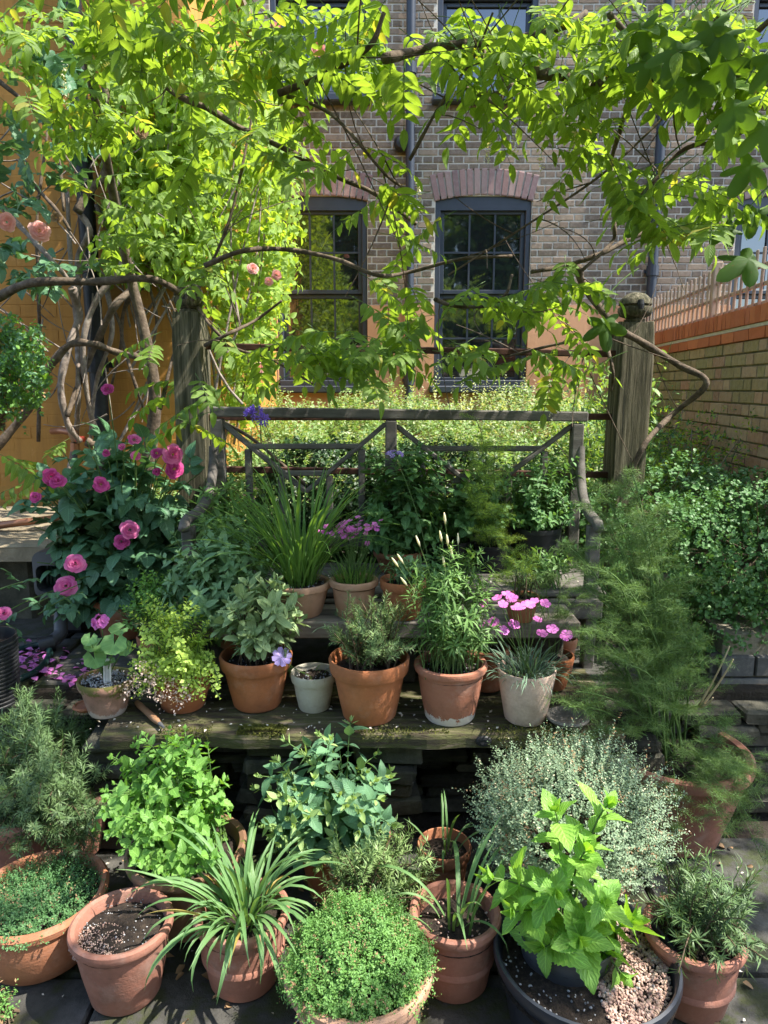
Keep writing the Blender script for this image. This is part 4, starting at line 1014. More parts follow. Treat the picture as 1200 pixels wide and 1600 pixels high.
t_need = [leaf(L_rosm, .11, 'lance', 2, 2, 0, c) for c in (.0, .15)]
t_needl = [leaf(L_rosl, .12, 'lance', 2, 2, 0, c) for c in (.0, .15)]
t_small = lambda m, w=.6: [leaf(m, w, 'ovate', 2, 3, .3, .1)]
t_rose = [leaf(L_rose, .78, 'ovate', 9, 3, .22, c, .05) for c in (.15, .35)]
t_round = [leaf(L_hedge, .9, 'round', 3, 3, .2, .1)]
t_fil = leaf(L_fen, .035, 'lance', 2, 2, 0, .25); t_fild = leaf(L_dill, .05, 'lance', 2, 2, 0, .25)
t_strap = [strap(L_chive, .033, 10, b_, s) for b_, s in ((1.5, .15), (2.0, -.2), (2.5, .25), (.8, 0), (2.9, -.15))]
t_grass = [strap(L_grass, .020, 9, b_, s) for b_, s in ((.4, .05), (.8, -.1), (1.3, .1), (1.9, 0))]
t_glau = [strap(L_glau, .022, 6, b_, s) for b_, s in ((.7, .1), (1.4, -.15), (2.0, .1))]

def box_px(x0, y0, x1, y1, Y, dy=None):
    c = at((x0 + x1) / 2, (y0 + y1) / 2, Y); k = proj(c)[2] / F
    rx, rz = (x1 - x0) / 2 * k, (y1 - y0) / 2 * k; return c, (rx, dy or rx, rz)
def tips(C, rad, n, surf_=.55, zmin=-1., seed=0):
    r = random.Random(seed); out = []
    while len(out) < n:
        v = Vector((r.gauss(0, 1), r.gauss(0, 1), r.gauss(0, 1))).normalized()
        if v.z < zmin: continue
        q = r.uniform(surf_, 1.0); out.append(Vector((C.x + v.x * rad[0] * q, C.y + v.y * rad[1] * q, C.z + v.z * rad[2] * q)))
    return out
def stemset(base, rb, tp, r, lift=.35, n=8):
    out = []
    for t_ in tp:
        a = base + Vector((r.uniform(-rb, rb), r.uniform(-rb, rb), 0)); a.x += (t_.x - base.x) * .1
        m_ = a.lerp(t_, .5); m_.z = a.z + (t_.z - a.z) * (.5 + lift) if t_.z > a.z + .06 else max(a.z, t_.z) + r.uniform(.07, .13); m_.x = a.x + (t_.x - a.x) * .35; m_.y = a.y + (t_.y - a.y) * .35
        out.append(bez(a, m_, t_, n))
    return out
def tubes(name, paths, r0, r1, mat, parent, n=4, kind='stuff'):
    m = MB()
    for p_ in paths: m.tube(p_, [r0 + (r1 - r0) * i / (len(p_) - 1) for i in range(len(p_))], n, False)
    return m.obj(name, mat, parent, smooth=True, kind=kind)
def along(path, s):
    k = s * (len(path) - 1); i = min(int(k), len(path) - 2); return path[i].lerp(path[i + 1], k - i), (path[i + 1] - path[i]).normalized()
def leafy(key, name, label, cat, box, Y, tmpl, nst, size, pairs, seed, stemcol=m_stem, tipt=None, cap=300, surf_=.5, zmin=-.5, start=.2, droop=.1, opposite=True, taper=.55, dy=None, sr=.0022, minpx=9, lift=.35, base=None, rb=None, whorl=2, extra=(), tp=()):
    r = random.Random(seed); random.seed(seed)
    t_, c_, R_, h_, s_, _ = POT[key]; B = base or s_; rb = rb or R_ * .6
    C, rad = box_px(*box, Y or c_.y, dy); pl_ = thing(name, label, cat, B)
    paths = stemset(B, rb, list(tp) + tips(C, rad, nst, surf_, zmin, seed) + [at(x, y, c_.y - R_ - .02 + r.uniform(-.02, .015)) for x, y in extra], r, lift); tubes('stem', paths, sr * 1.3, sr * .6, stemcol, pl_)
    items = []
    for P in paths:
        a0 = r.uniform(0, 6.28)
        for k in range(pairs):
            s = start + (1 - start) * (k + r.uniform(-.2, .2) + .5) / pairs; s = min(max(s, .05), .995); p_, d = along(P, s)
            x = d.cross(UP if abs(d.z) < .9 else Vector((1, 0, 0))).normalized(); y = d.cross(x)
            last = k >= pairs - 1
            for j in range(whorl):
                a = a0 + k * (math.pi / 2 if opposite else 2.4) + j * 2 * math.pi / whorl
                o_ = x * math.cos(a) + y * math.sin(a); sz = size * (taper + (1 - taper) * math.sin(math.pi * min(1, .25 + .75 * (1 - (k / pairs) ** 2)))) * r.uniform(.75, 1.2)
                ld = (o_ + d * r.uniform(.25, .7) - UP * droop + rv(.18)).normalized()
                tt = r.choice(tipt) if (last and tipt) else r.choice(tmpl); sz *= (.6 if last else 1)
                items.append((tt, frame(p_ + o_ * .002, ld, d * 1.0 + UP * .9 + rv(.25), sz)))
        if tipt or True:
            p_, d = P[-1], (P[-1] - P[-2]).normalized(); sz = size * .42
            for j in range(4):
                a = a0 + j * 1.57; o_ = Vector((math.cos(a), math.sin(a), .3)); items.append((r.choice(tipt or tmpl), frame(p_, (d * 1.1 + o_ * .8).normalized(), d - o_ * .4, sz * r.uniform(.7, 1.1))))
    place(pl_, 'leaf', items, cap, minpx); return pl_, paths
# ---- numpy small-leaved things
def sprigs(P, D, ln, nleaf, tmpls, size, g, spread=.9, start=.15, size_tip=.7):
    """P,D: sprig bases and directions; leaves all round each sprig"""
    n = len(P); D = D / np.linalg.norm(D, axis=1, keepdims=True)
    ln = np.broadcast_to(ln, (n,)); out = []
    s = start + (1 - start) * (np.arange(nleaf) + .5) / nleaf
    Q = (P[:, None] + D[:, None] * (ln[:, None] * s[None])[..., None]).reshape(-1, 3); DD = np.repeat(D, nleaf, 0)
    r = g.normal(size=Q.shape); r -= DD * (r * DD).sum(1, keepdims=True); r /= np.linalg.norm(r, axis=1, keepdims=True) + 1e-9
    L = DD * g.uniform(.25, .8, (len(Q), 1)) + r * spread
    S = size * g.uniform(.7, 1.2, len(Q)) * np.tile(1 - (1 - size_tip) * s, n)
    M = frames(Q + r * .001, L, DD + g.normal(size=Q.shape) * .2 + [0, 0, .5], S); k = g.integers(0, len(tmpls), len(Q))
    return [(t_, M[k == i]) for i, t_ in enumerate(tmpls)]
def dome(C, rad, n, g, zmin=-.2, inner=.8):
    v = g.normal(size=(n * 3, 3)); v /= np.linalg.norm(v, axis=1, keepdims=True); v = v[v[:, 2] > zmin][:n]
    q = g.uniform(inner, 1., (len(v), 1)); bumpy = 1 + .05 * np.sin(v[:, :1] * 4.1 + v[:, 1:2] * 3.3 + C[0] * 9) + .06 * np.sin(v[:, :1] * 9 + v[:, 1:2] * 7) + .05 * np.sin(v[:, 2:3] * 13 + v[:, :1] * 11)
    return np.array(C) + v * q * bumpy * np.array(rad), v
def bush_mound(key, name, label, cat, C, rad, n, nleaf, tmpls, ls, sl, seed, zmin=-.2, inner=.75, jit=.4, up=.6, stems=True, stemcol=m_stemr, base=None, parts='foliage'):
    g = np.random.default_rng(seed); s_ = base if base is not None else POT[key][4]; pl_ = thing(name, label, cat, s_)
    P, v = dome(C, rad, n, g, zmin, inner); D = v + g.normal(size=v.shape) * jit + [0, 0, up]
    batch(parts, sprigs(P - D / np.linalg.norm(D, axis=1, keepdims=True) * sl * .5, D, sl * g.uniform(.6, 1.3, len(P)), nleaf, tmpls, ls, g), pl_, kind='stuff')
    ns = max(6, n // 22); i = g.choice(len(P), ns, False)      # stray shoots, some browned
    batch('stray_shoots', sprigs(P[i] - v[i] * sl * .3, D[i] + g.normal(size=(ns, 3)) * .7, sl * g.uniform(1.3, 2.4, ns), nleaf + 4, list(tmpls) + t_small(Pt_dead, .5), ls, g), pl_, kind='stuff')
    if stems:
        idx = g.choice(len(P), min(60, len(P)), False); r = random.Random(seed)
        tubes('stem', [bez(s_ + Vector((r.uniform(-.03, .03), r.uniform(-.03, .03), 0)), (s_ + Vector(P[i])) / 2 + Vector((0, 0, rad[2] * .2)), Vector(P[i]), 5) for i in idx], .0025, .001, stemcol, pl_)
    return pl_
def rosemary(key, label, box, Y, nst, seed, tm=None, L=.022, per=90, sr=.0024, zmin=-.3, lift=.35, surf_=.55, name='rosemary_plant', dy=None, spread=.95, branch=2, base=None, blen=.4, extra=()):
    g = np.random.default_rng(seed); r = random.Random(seed); tm = tm or t_need
    t_, c_, R_, h_, s_, _ = POT[key]; B = base or s_; C, rad = box_px(*box, Y or c_.y, dy); pl_ = thing(name, label, 'plant', B)
    paths = stemset(B, R_ * .5, tips(C, rad, nst, surf_, zmin, seed) + [at(x, y, c_.y - R_ - .02 + r.uniform(-.03, .015)) for x, y in extra], r, lift, 10); ext = []
    for P in paths:
        for _ in range(branch):
            p_, d = along(P, r.uniform(.3, .85)); ln = (P[-1] - P[0]).length * r.uniform(.5, 1.) * blen; q = (d * .8 + rv(.7) + UP * .35).normalized(); ext.append(bez(p_, p_ + q * ln * .5, p_ + q * ln + UP * ln * .3, 6))
    tubes('stem', paths, sr * 1.5, sr * .6, m_stemr, pl_); tubes('stem', ext, sr * .8, sr * .4, m_stem, pl_)
    PP = []; DD = []
    for P in paths + ext:
        ln = sum((P[i + 1] - P[i]).length for i in range(len(P) - 1)); n = max(12, int(per * ln / .2)); 
        for s in np.linspace(.12, 1, n): p_, d = along(P, float(s) * .999); PP.append(p_); DD.append(d)
    PP = np.array(PP); DD = np.array(DD); q = g.normal(size=PP.shape); q -= DD * (q * DD).sum(1, keepdims=True); q /= np.linalg.norm(q, axis=1, keepdims=True)
    M = frames(PP, DD * g.uniform(.3, .9, (len(PP), 1)) + q * spread, DD + [0, 0, .3], L * g.uniform(.65, 1.2, len(PP))); k = g.integers(0, len(tm), len(PP))
    batch('needles', [(x, M[k == i]) for i, x in enumerate(tm)], pl_, kind='stuff'); return pl_
def fronds(name, label, B, rb, tp, seed, tm, nfr=10, fl=.13, r0=.004, mat=m_stem, start=.25, fil=.02, sub=9, nf=26, lift=.3, den=1.0):
    """fennel and dill: stalks, fronds along them, thread leaves on the fronds"""
    g = np.random.default_rng(seed); r = random.Random(seed); pl_ = thing(name, label, 'plant', B)
    paths = stemset(B, rb, tp, r, lift, 10); tubes('stalk', paths, r0, r0 * .4, mat, pl_, 6); ribs = []; A = []; D = []
    for P in paths:
        for k in range(nfr):
            s = start + (1 - start) * (k + r.uniform(0, 1)) / nfr; p_, d = along(P, min(s, .995)); a = r.uniform(0, 6.28); o_ = Vector((math.cos(a), math.sin(a), r.uniform(-.1, .5)))
            ln = fl * r.uniform(.6, 1.2) * (1.1 - .4 * s); e = p_ + (o_ * .9 + d * .5).normalized() * ln - UP * ln * .18; rib = bez(p_, p_.lerp(e, .5) + UP * ln * .15, e, 5); ribs.append(rib)
            for j in range(sub):
                q, dd = along(rib, (j + .6) / sub); x = dd.cross(UP).normalized()
                for sg in (-1, 1):
                    l2 = ln * .38 * (1 - .6 * j / sub); e2 = q + (x * sg + dd * .7 + rv(.3)).normalized() * l2
                    ribs.append([q, e2])
                    for i in range(int(nf / 6 * den) + 1):
                        u = (i + r.random()) / (nf / 6 + 1); A.append(q.lerp(e2, u)); D.append((e2 - q).normalized() * .7 + rv(.9))
    A = np.array(A); D = np.array(D)
    # threads are tufts: several per node
    A = np.repeat(A, 3, 0) + g.normal(size=(len(A) * 3, 3)) * .003; D = np.repeat(D, 3, 0) + g.normal(size=(len(D) * 3, 3)) * .5
    batch('threads', [(tm, frames(A, D, g.normal(size=A.shape), fil * g.uniform(.6, 1.4, len(A))))], pl_, kind='stuff')
    tubes('frond_rib', ribs, .0009, .0005, mat, pl_, 3, kind='stuff'); return pl_
# ---- flowers
def rose_mesh(mat, seed, n=34):
    r = random.Random(seed); V = []; Fc = []; UV = []
    for i in range(n):
        f = i / n; a = i * 2.399 + r.uniform(-.15, .15); rad = .07 + .40 * f ** .8; tilt = 1.25 - 1.05 * f + r.uniform(-.12, .12); w = .22 + .30 * f; h = .34 + .16 * f
        z0 = .18 * (1 - f) - .05; b0 = len(V); nu, nv = 4, 3
        for j in range(nv + 1):
            v = j / nv
            for k in range(nu + 1):
                u = -1 + 2 * k / nu; wid = w * math.sin(math.pi * (.18 + .62 * v)) ; x = u * wid; hh = h * v
                out_ = rad + hh * math.cos(tilt) + .10 * v * v * f - .22 * x * x / max(rad, .12) ; z = z0 + hh * math.sin(tilt) - .06 * u * u * v - (.10 * v * v * f) + r.uniform(-.012, .012)
                V.append((out_ * math.cos(a) - x * math.sin(a), out_ * math.sin(a) + x * math.cos(a), z)); UV.append((k / nu, v))
        for j in range(nv):
            for k in range(nu): q = b0 + j * (nu + 1) + k; Fc.append((q, q + 1, q + nu + 2, q + nu + 1))
    return raw_mesh('bloom', V, Fc, UV, mat)
def disc_flower(mat, np_=5, notch=.12, cup=.1, seg=6, seed=0, gap=.06):
    V = []; Fc = []; UV = []; r = random.Random(seed)
    for p_ in range(np_):
        a0 = p_ * 2 * math.pi / np_; half = math.pi / np_ * (1 - gap); b0 = len(V); V.append((0, 0, -.02)); UV.append((.5, 0))
        for ring in (.45, 1.0):
            for k in range(seg + 1):
                a = a0 - half + 2 * half * k / seg; e = abs(k / seg * 2 - 1); rr_ = .5 * ring * (1 - (.16 * e ** 3 if ring == 1 else 0)) * (1 + (notch * (1 if k % 2 else -1) if ring == 1 else 0) * .5); V.append((rr_ * math.cos(a), rr_ * math.sin(a), cup * ring * (1 - .5 * e) + r.uniform(-.02, .02))); UV.append((k / seg, ring))
        for k in range(seg): Fc.append((b0, b0 + 1 + k, b0 + 2 + k)); Fc.append((b0 + 1 + k, b0 + seg + 2 + k, b0 + seg + 3 + k, b0 + 2 + k))
    return raw_mesh('flower', V, Fc, UV, mat)
def put_flower(name, me, parent, p_, nrm, size, spin=0.):
    z = Vector(nrm).normalized(); x = z.cross(Vector((.3, 1, .2))).normalized(); y = z.cross(x); c, s = math.cos(spin), math.sin(spin); x, y = x * c + y * s, y * c - x * s
    M = Matrix(((x.x * size, y.x * size, z.x * size, p_.x), (x.y * size, y.y * size, z.y * size, p_.y), (x.z * size, y.z * size, z.z * size, p_.z), (0, 0, 0, 1))); return link(name, me, parent, M=M)
TOCAM = lambda p_: (EYE - p_).normalized()

# ================================================================== yard plants
t_, c_, R_, h_, s_, _ = POT['G1']
pl_ = rosemary('G1', 'huge dark rosemary spilling over its large pot at the left edge', (-70, 1105, 178, 1345), None, 150, 31, L=.027, per=100, zmin=-.8, lift=.6, dy=.27, branch=3, surf_=.6, extra=[(random.uniform(-30, 150), random.uniform(1240, 1345)) for _ in range(46)])
# trailing shoots over the rim
g = np.random.default_rng(4)
t_, c_, R_, h_, s_, _ = POT['G2']
bush_mound('G2', 'thyme_mat', 'low dark green thyme carpet filling the wide bowl', 'plant', (c_.x - .01, c_.y - .01, c_.z + h_ * .86), (R_ * 1.04, R_ * 1.04, .05), 3000, 7, t_small(L_thyd), .0085, .028, 41, zmin=.02, inner=.25, stems=False)
leafy('G4', 'mint_plant', 'bright green mint with small rounded leaves behind the strappy plant', 'plant', (150, 1128, 366, 1372), None, t_mint, 100, .037, 9, 51, zmin=-.85, surf_=.5, cap=300, droop=.15, extra=[(170, 1300), (190, 1330), (215, 1345), (235, 1355), (260, 1365), (285, 1368), (165, 1250), (180, 1275), (205, 1300), (230, 1320), (255, 1340), (310, 1360), (335, 1340), (225, 1290), (250, 1310), (280, 1340)])
leafy('G6', 'oregano_plant', 'blue-green oregano with yellow-green tips in front of the mossy plank', 'plant', (396, 1120, 632, 1372), None, t_oreg, 64, .055, 8, 52, zmin=-.85, surf_=.6, tipt=t_oregt, cap=300, extra=[(415, 1290), (440, 1320), (470, 1340), (500, 1352), (540, 1350), (580, 1335), (612, 1290), (460, 1290), (520, 1310), (560, 1300), (425, 1250), (490, 1270), (595, 1250), (540, 1260), (450, 1255), (515, 1345)])
def straps(key, name, label, n, tmpls, lmin, lmax, seed, rb=.5, tilt=.35, cap=300, leanv=Vector((0, 0, 0)), base=None):
    r = random.Random(seed); t_, c_, R_, h_, s_, _ = POT[key]; B = base or s_; pl_ = thing(name, label, 'plant', B); items = []
    for i in range(n):
        a = r.uniform(0, 6.283); q = math.sqrt(r.random()) * R_ * rb; p_ = B + Vector((q * math.cos(a), q * math.sin(a), -.01)); a2 = a + r.uniform(-.7, .7)
        out_ = Vector((math.cos(a2), math.sin(a2), 0)) + leanv; up = (UP + out_ * r.uniform(0, tilt)).normalized(); y = (out_ - up * out_.dot(up)).normalized(); x = y.cross(up); s = r.uniform(lmin, lmax); w = r.uniform(.8, 1.25) * (.33 / s) ** .4
        items.append((r.choice(tmpls), Matrix(((x.x * s * w, y.x * s, up.x * s, p_.x), (x.y * s * w, y.y * s, up.y * s, p_.y), (x.z * s * w, y.z * s, up.z * s, p_.z), (0, 0, 0, 1)))))
    place(pl_, 'blade', items, cap, 8); return pl_
straps('G5', 'chive_plant', 'strap-leaved garlic chives arching over the front terracotta pot', 120, t_strap, .14, .34, 61, .4, .8, leanv=Vector((-.4, -.15, 0)))
rosemary('G7', 'spindly pale rosemary sprawling between the oregano and the thyme ball', (480, 1285, 690, 1450), None, 40, 32, tm=t_needl, L=.021, per=85, zmin=-.4, lift=.1, dy=.14, branch=3)
t_, c_, R_, h_, s_, _ = POT['G8']
bush_mound('G8', 'thyme_ball', 'round bright green ball of thyme at the bottom edge', 'plant', (c_.x, c_.y + .01, c_.z + h_ * .9), (R_ * .95, R_ * .95, .118), 4000, 9, t_small(L_thy, .65), .0088, .034, 42, zmin=-.12, inner=.84, jit=.5)
straps('G9', 'leek_plant', 'sparse leek leaves with dry roots in the dark pink pot', 15, t_strap[1:4], .18, .33, 63, .5, .6, leanv=Vector((0, .35, 0)))
straps('G9b', 'leek_plant', 'thin upright leek leaves in the shade behind the sparse pot', 9, t_strap[:2] + t_strap[3:4], .14, .24, 64, .5, .5)
t_, c_, R_, h_, s_, _ = POT['G10']
C, rad = box_px(742, 1152, 1046, 1400, c_.y)
bush_mound('G10', 'silver_thyme_bush', 'large silvery variegated thyme bush behind the lime-green leaves', 'plant', C, (rad[0], rad[0] * .85, rad[2] * 1.0), 2900, 15, t_small(L_silv, .6), .0095, .065, 43, zmin=-.75, inner=.62, jit=.3, up=.9)
t_, c_, R_, h_, s_, _ = POT['G11i']
leafy('G11i', 'lime_leaved_plant', 'young plant with large lime-green toothed leaves in the black tub', 'plant', (800, 1300, 980, 1550), c_.y, t_lime, 0, .112, 4, 53, start=.38, droop=.05, taper=.7, sr=.0032, cap=250, rb=.05, tp=[at(x, y, c_.y + dy_) for x, y, dy_ in ((950, 1258, .03), (868, 1268, .0), (772, 1372, -.02), (805, 1425, -.06), (985, 1440, -.03), (868, 1395, -.08), (942, 1410, -.09), (905, 1470, -.11), (915, 1330, -.03), (970, 1520, -.09), (850, 1480, -.09))])
rosemary('G12', 'dark green rosemary in the terracotta pot at the bottom right', (1012, 1320, 1188, 1540), None, 40, 33, L=.03, per=80, zmin=-.6, extra=[(1180, 1470), (1190, 1495), (1120, 1530), (1060, 1520), (1150, 1480)], lift=.3)
t_, c_, R_, h_, s_, _ = POT['G13']
tp = [at(x, y, Yq) for x, y, Yq in ((930, 790, 2.28), (900, 860, 2.3), (985, 760, 2.3), (1020, 810, 2.25), (1010, 850, 2.15), (960, 900, 2.1), (905, 1000, 2.15), (900, 1080, 2.05), (1090, 1010, 2.12), (1035, 960, 2.1), (950, 985, 2.05), (985, 1040, 2.0), (1080, 1040, 2.05), (1010, 930, 2.2), (960, 840, 2.2), (935, 935, 2.25))]
tp += [p_ + rv(.06) for p_ in tp[:8]]
fronds('fennel_plant', 'tall feathery green fennel rising from the large terracotta pot', s_, .07, tp, 71, t_fil, 12, .15, .0045, fil=.021, sub=8, nf=22)
tp = [at(x, y, Yq) for x, y, Yq in ((1180, 1180, 1.98), (1195, 1260, 1.9), (1150, 1150, 2.0), (1120, 1270, 1.86), (1165, 1220, 1.92), (1140, 1240, 1.9), (1190, 1210, 2.0), (1175, 1290, 1.88), (1130, 1200, 1.95), (1150, 1310, 1.86), (1060, 1310, 1.86), (900, 1150, 2.0), (1190, 1340, 1.88))]
fronds('fennel_shoots', 'low feathery fennel shoots drooping over the rim of the large pot', s_, .08, tp, 72, t_fil, 8, .1, .0025, start=.45, fil=.018, sub=7, nf=20, lift=.6)
# pebbles and debris on the ground come last

# ================================================================== shelf plants
t_, c_, R_, h_, s_, _ = POT['P1']
# geranium
r = random.Random(9); ge = thing('geranium_plant', 'small geranium with round leaves and one pink flower head', 'plant', s_)
t_ger = T(*(lambda: (lambda V, Fc: (V, Fc, [(.5 + v[0] * .5, .5 + v[1] * .5) for v in V]))([(0, 0, 0)] + [(math.sin(a) * q * .5 * (1 + .06 * math.cos(7 * a)), .5 - math.cos(a) * q * .5 * (1 + .06 * math.cos(7 * a)) - .5 + .0, .10 * q + .05 * math.cos(5 * a) * q) for q in (.55, 1.) for a in [(.25 + (2 * math.pi - .5) * k / 16) for k in range(17)]], [(0, 1 + k, 2 + k) for k in range(16)] + [(1 + k, 18 + k, 19 + k, 2 + k) for k in range(16)]))(), L_ger)
st = []
for x, y, sz in ((150, 1010, .075), (148, 1030, .07), (178, 1008, .08), (185, 985, .06), (165, 1035, .06), (140, 1000, .05), (196, 1012, .055)):
    q = at(x, y, c_.y - .03 + r.uniform(-.03, .03)); st.append(bez(s_, s_.lerp(q, .5) + UP * .02, q, 5)); nz = (TOCAM(q) * .6 + UP * .8 + rv(.3)).normalized(); link('leaf', t_ger.mesh('leaf'), ge, M=frame(q, (rv(.5) + Vector((r.uniform(-1, 1), -.6, -.3))), nz, sz))
q = at(157, 972, c_.y - .02); st.append(bez(s_, s_.lerp(q, .5) + Vector((.01, 0, .02)), q, 6)); tubes('stem', st, .0025, .0015, m_stem, ge, 5)
fm5 = disc_flower(Pt_dian, 5, .02, .15, 5, 1)
for k in range(8): d = Vector((r.uniform(-1, 1), r.uniform(-1, .2), r.uniform(-.1, .7))).normalized(); put_flower('flower', fm5, ge, q + d * .02, d, .034, r.random() * 6)
leafy('P2', 'trailing_herb', 'lime-green trailing herb with pink tinged sprays over its orange pot', 'plant', (190, 915, 350, 1100), None, t_small(L_gold, .8) , 120, .019, 10, 54, zmin=-.85, surf_=.45, cap=300, minpx=7, sr=.0014, opposite=False, whorl=3, extra=[(random.uniform(195, 345), random.uniform(1030, 1095)) for _ in range(40)])
t_, c_, R_, h_, s_, _ = POT['P2']
g = np.random.default_rng(12); hp_ = []
for x, y in ((210, 1062), (232, 1075), (250, 1088), (276, 1095), (198, 1078), (265, 1072), (290, 1082), (222, 1045), (240, 1055)): hp_.append(at(x, y, c_.y - R_ - .02))
pk_ = thing('pale_flower_sprays', 'pale pink faded sprays hanging over the orange pot rim', 'plant', s_)
tubes('stem', [bez(s_ + UP * .03, (s_ + h__) / 2 + UP * .06, h__, 6) for h__ in hp_], .0012, .0008, m_stem, pk_, 4)
P = np.repeat(np.array([tuple(x) for x in hp_]), 60, 0) + g.normal(size=(540, 3)) * [.012, .01, .016]; batch('florets', [(leaf(L_pinkt, .8, 'ovate', 2), frames(P, g.normal(size=P.shape), g.normal(size=P.shape), g.uniform(.006, .012, len(P))))], pk_, kind='stuff')
leafy('P3', 'sage_plant', 'grey-green sage with soft oblong leaves', 'plant', (340, 893, 480, 1040), None, t_sage, 34, .074, 7, 55, m_stemr, zmin=-.55, surf_=.55, cap=300, opposite=True, droop=.0, start=.25)
t_, c_, R_, h_, s_, _ = POT['P4']
straps('P4', 'seedling', 'small pale seedling tuft in the grey limewashed pot', 16, t_grass, .03, .06, 65, .4, .9)
cos_ = thing('lilac_flower', 'single lilac daisy-like flower leaning over the rim of the sage pot', 'flower', at(470, 1060, POT['P4'][1].y - .02))
q = at(440, 1027, POT['P4'][1].y - .05); tubes('stem', [bez(s_, s_.lerp(q, .6) - UP * .02, q, 6)], .0014, .001, m_stem, cos_, 4)
put_flower('bloom', disc_flower(Pt_lil, 8, .06, .12, 4, 4), cos_, q, TOCAM(q) + Vector((.1, 0, .3)), .066)
leafy('P4', 'feathery_shoot', 'thin feathery shoots below the lilac flower', 'plant', (440, 1040, 462, 1072), POT['P4'][1].y - .04, t_small(L_fen, .2), 6, .012, 6, 56, sr=.0008, cap=0, base=q + Vector((.01, 0, -.01)), rb=.004)
rosemary('P5', 'upright pale-tipped rosemary in the bright orange pot', (504, 925, 668, 1068), None, 62, 34, tm=t_needl + t_need, L=.02, per=110, zmin=-.3, lift=.15, branch=1, surf_=.5)
leafy('P6', 'tarragon_plant', 'bushy tarragon with narrow leaves in the salt-stained pot', 'plant', (625, 838, 790, 1062), None, [leaf(L_tarr, .17, 'lance', 3, 3, .2, c) for c in (.1, .4)], 92, .046, 15, 57, zmin=-.7, surf_=.45, cap=300, opposite=False, sr=.0014)
t_, c_, R_, h_, s_, _ = POT['P6']
bd = thing('plantain_stems', 'thin stems with pale white buds leaning over the tarragon', 'plant', s_); st = []
ends = [(696, 818), (690, 846), (700, 852), (716, 850), (656, 853), (622, 885), (636, 915), (695, 885), (706, 870), (630, 880)]
for x, y in ends: q = at(x, y, c_.y + random.uniform(-.08, .08)); st.append(bez(s_, s_.lerp(q, .5) + Vector((.02, 0, .03)), q, 8))
tubes('stem', st, .0014, .0009, m_stem, bd, 4)
for P in st: d = (P[-1] - P[-2]).normalized(); m = MB(); m.tube([P[-1] - d * .002, P[-1] + d * .012, P[-1] + d * .026, P[-1] + d * .036], [.0015, .004, .0032, .001], 6); m.obj('bud', Pt_pale, bd, smooth=True)
# dianthus in the pale pot
t_, c_, R_, h_, s_, _ = POT['P7']
di = straps('P7', 'dianthus_plant', 'bright pink dianthus with grey-green leaves in the pale pot', 230, t_glau, .06, .15, 66, .75, .9, cap=250)
fd = [disc_flower(Pt_dian, 5, .10, .06, 8, k) for k in range(3)]; st = []
for x, y in ((757, 942), (777, 934), (792, 928), (800, 935), (786, 944), (807, 950), (822, 943), (835, 939), (852, 943), (771, 972), (787, 985), (803, 976), (840, 968), (847, 990), (863, 983), (885, 993), (750, 976), (812, 948), (828, 945)):
    q = at(x, y, c_.y + random.uniform(-.07, .05)); st.append(bez(s_ + rv(.02), s_.lerp(q, .5) + UP * .03, q, 6)); put_flower('flower', random.choice(fd), di, q, TOCAM(q) * .55 + UP * .75 + rv(.35), random.uniform(.031, .042), random.random() * 6)
tubes('stem', st, .0013, .0010, m_stem, di, 4)
rosemary('P8', 'grey twiggy herb between tarragon and dianthus', (735, 960, 790, 1025), None, 10, 35, L=.02, per=60)
fronds('fennel_shoots', 'feathery green shoots behind the pink dianthus', POT['P9'][4], .02, [at(x, y, 2.4) for x, y in ((850, 900), (880, 885), (905, 930), (835, 930), (890, 960))], 73, t_fil, 7, .09, .002, fil=.016, sub=7, nf=18)
leafy('M0', 'bluish_herb', 'large blue-green leafy herb left of the tall grassy leaves', 'plant', (240, 800, 455, 1010), 2.5, t_blue, 170, .054, 9, 58, zmin=-.8, surf_=.5, cap=300, dy=.24, base=Vector((at(345, 985, 2.5).x, 2.5, .60)), rb=.09)
leafy('B5', 'willowy_herb', 'upright herb with narrow light green leaves at the left end of the bench', 'plant', (285, 725, 440, 885), None, [leaf(L_tarr, .3, 'lance', 4, 3, .2, c) for c in (.1, .35)], 56, .058, 8, 59, zmin=-.4, surf_=.5)
leafy('PX', 'parsley_plant', 'fresh green parsley-like herb behind the trailing lime-green one', 'plant', (180, 880, 285, 1000), None, t_small(L_mint, .8), 60, .024, 8, 60, zmin=-.6, surf_=.4, cap=300, minpx=8)
rosemary('PX', 'grey-green rosemary sprig behind the geranium', (180, 945, 262, 1010), POT['PX'][1].y - .05, 10, 36, L=.02, per=80, zmin=-.3)
# ================================================================== middle shelf and bench
t_, c_, R_, h_, s_, _ = POT['M1']
gp = straps('M1', 'grassy_plant', 'tall fountain of grassy leaves in the tan pot on the middle shelf', 190, t_grass, .26, .56, 67, .45, .62, leanv=Vector((-.22, 0, 0)))
st = []
sg_ = disc_flower(Pt_vio, 6, .0, .5, 3, 8, .45)
for x, y in ((400, 643), (412, 655), (392, 648)):
    q = at(x, y, c_.y + .02); st.append(bez(s_ + rv(.02), s_.lerp(q, .6) + Vector((.05, 0, 0)), q, 8))
    for k in range(7): d = (rv(1) + UP * .2).normalized(); put_flower('flower', sg_, gp, q + d * .012, d, .028)
tubes('flower_stalk', st, .0018, .0013, m_stem, gp, 5)
straps('M1', 'strap_tuft', 'thin bluish strap leaves hanging between the shelves', 9, t_glau[1:], .12, .2, 68, .3, .9, base=at(552, 1000, 2.33))
t_, c_, R_, h_, s_, _ = POT['M2']
th = straps('M2', 'thrift_plant', 'dense tuft of thin stems topped with tiny pink flowers', 190, t_grass[:2], .06, .12, 69, .8, .5, cap=150)
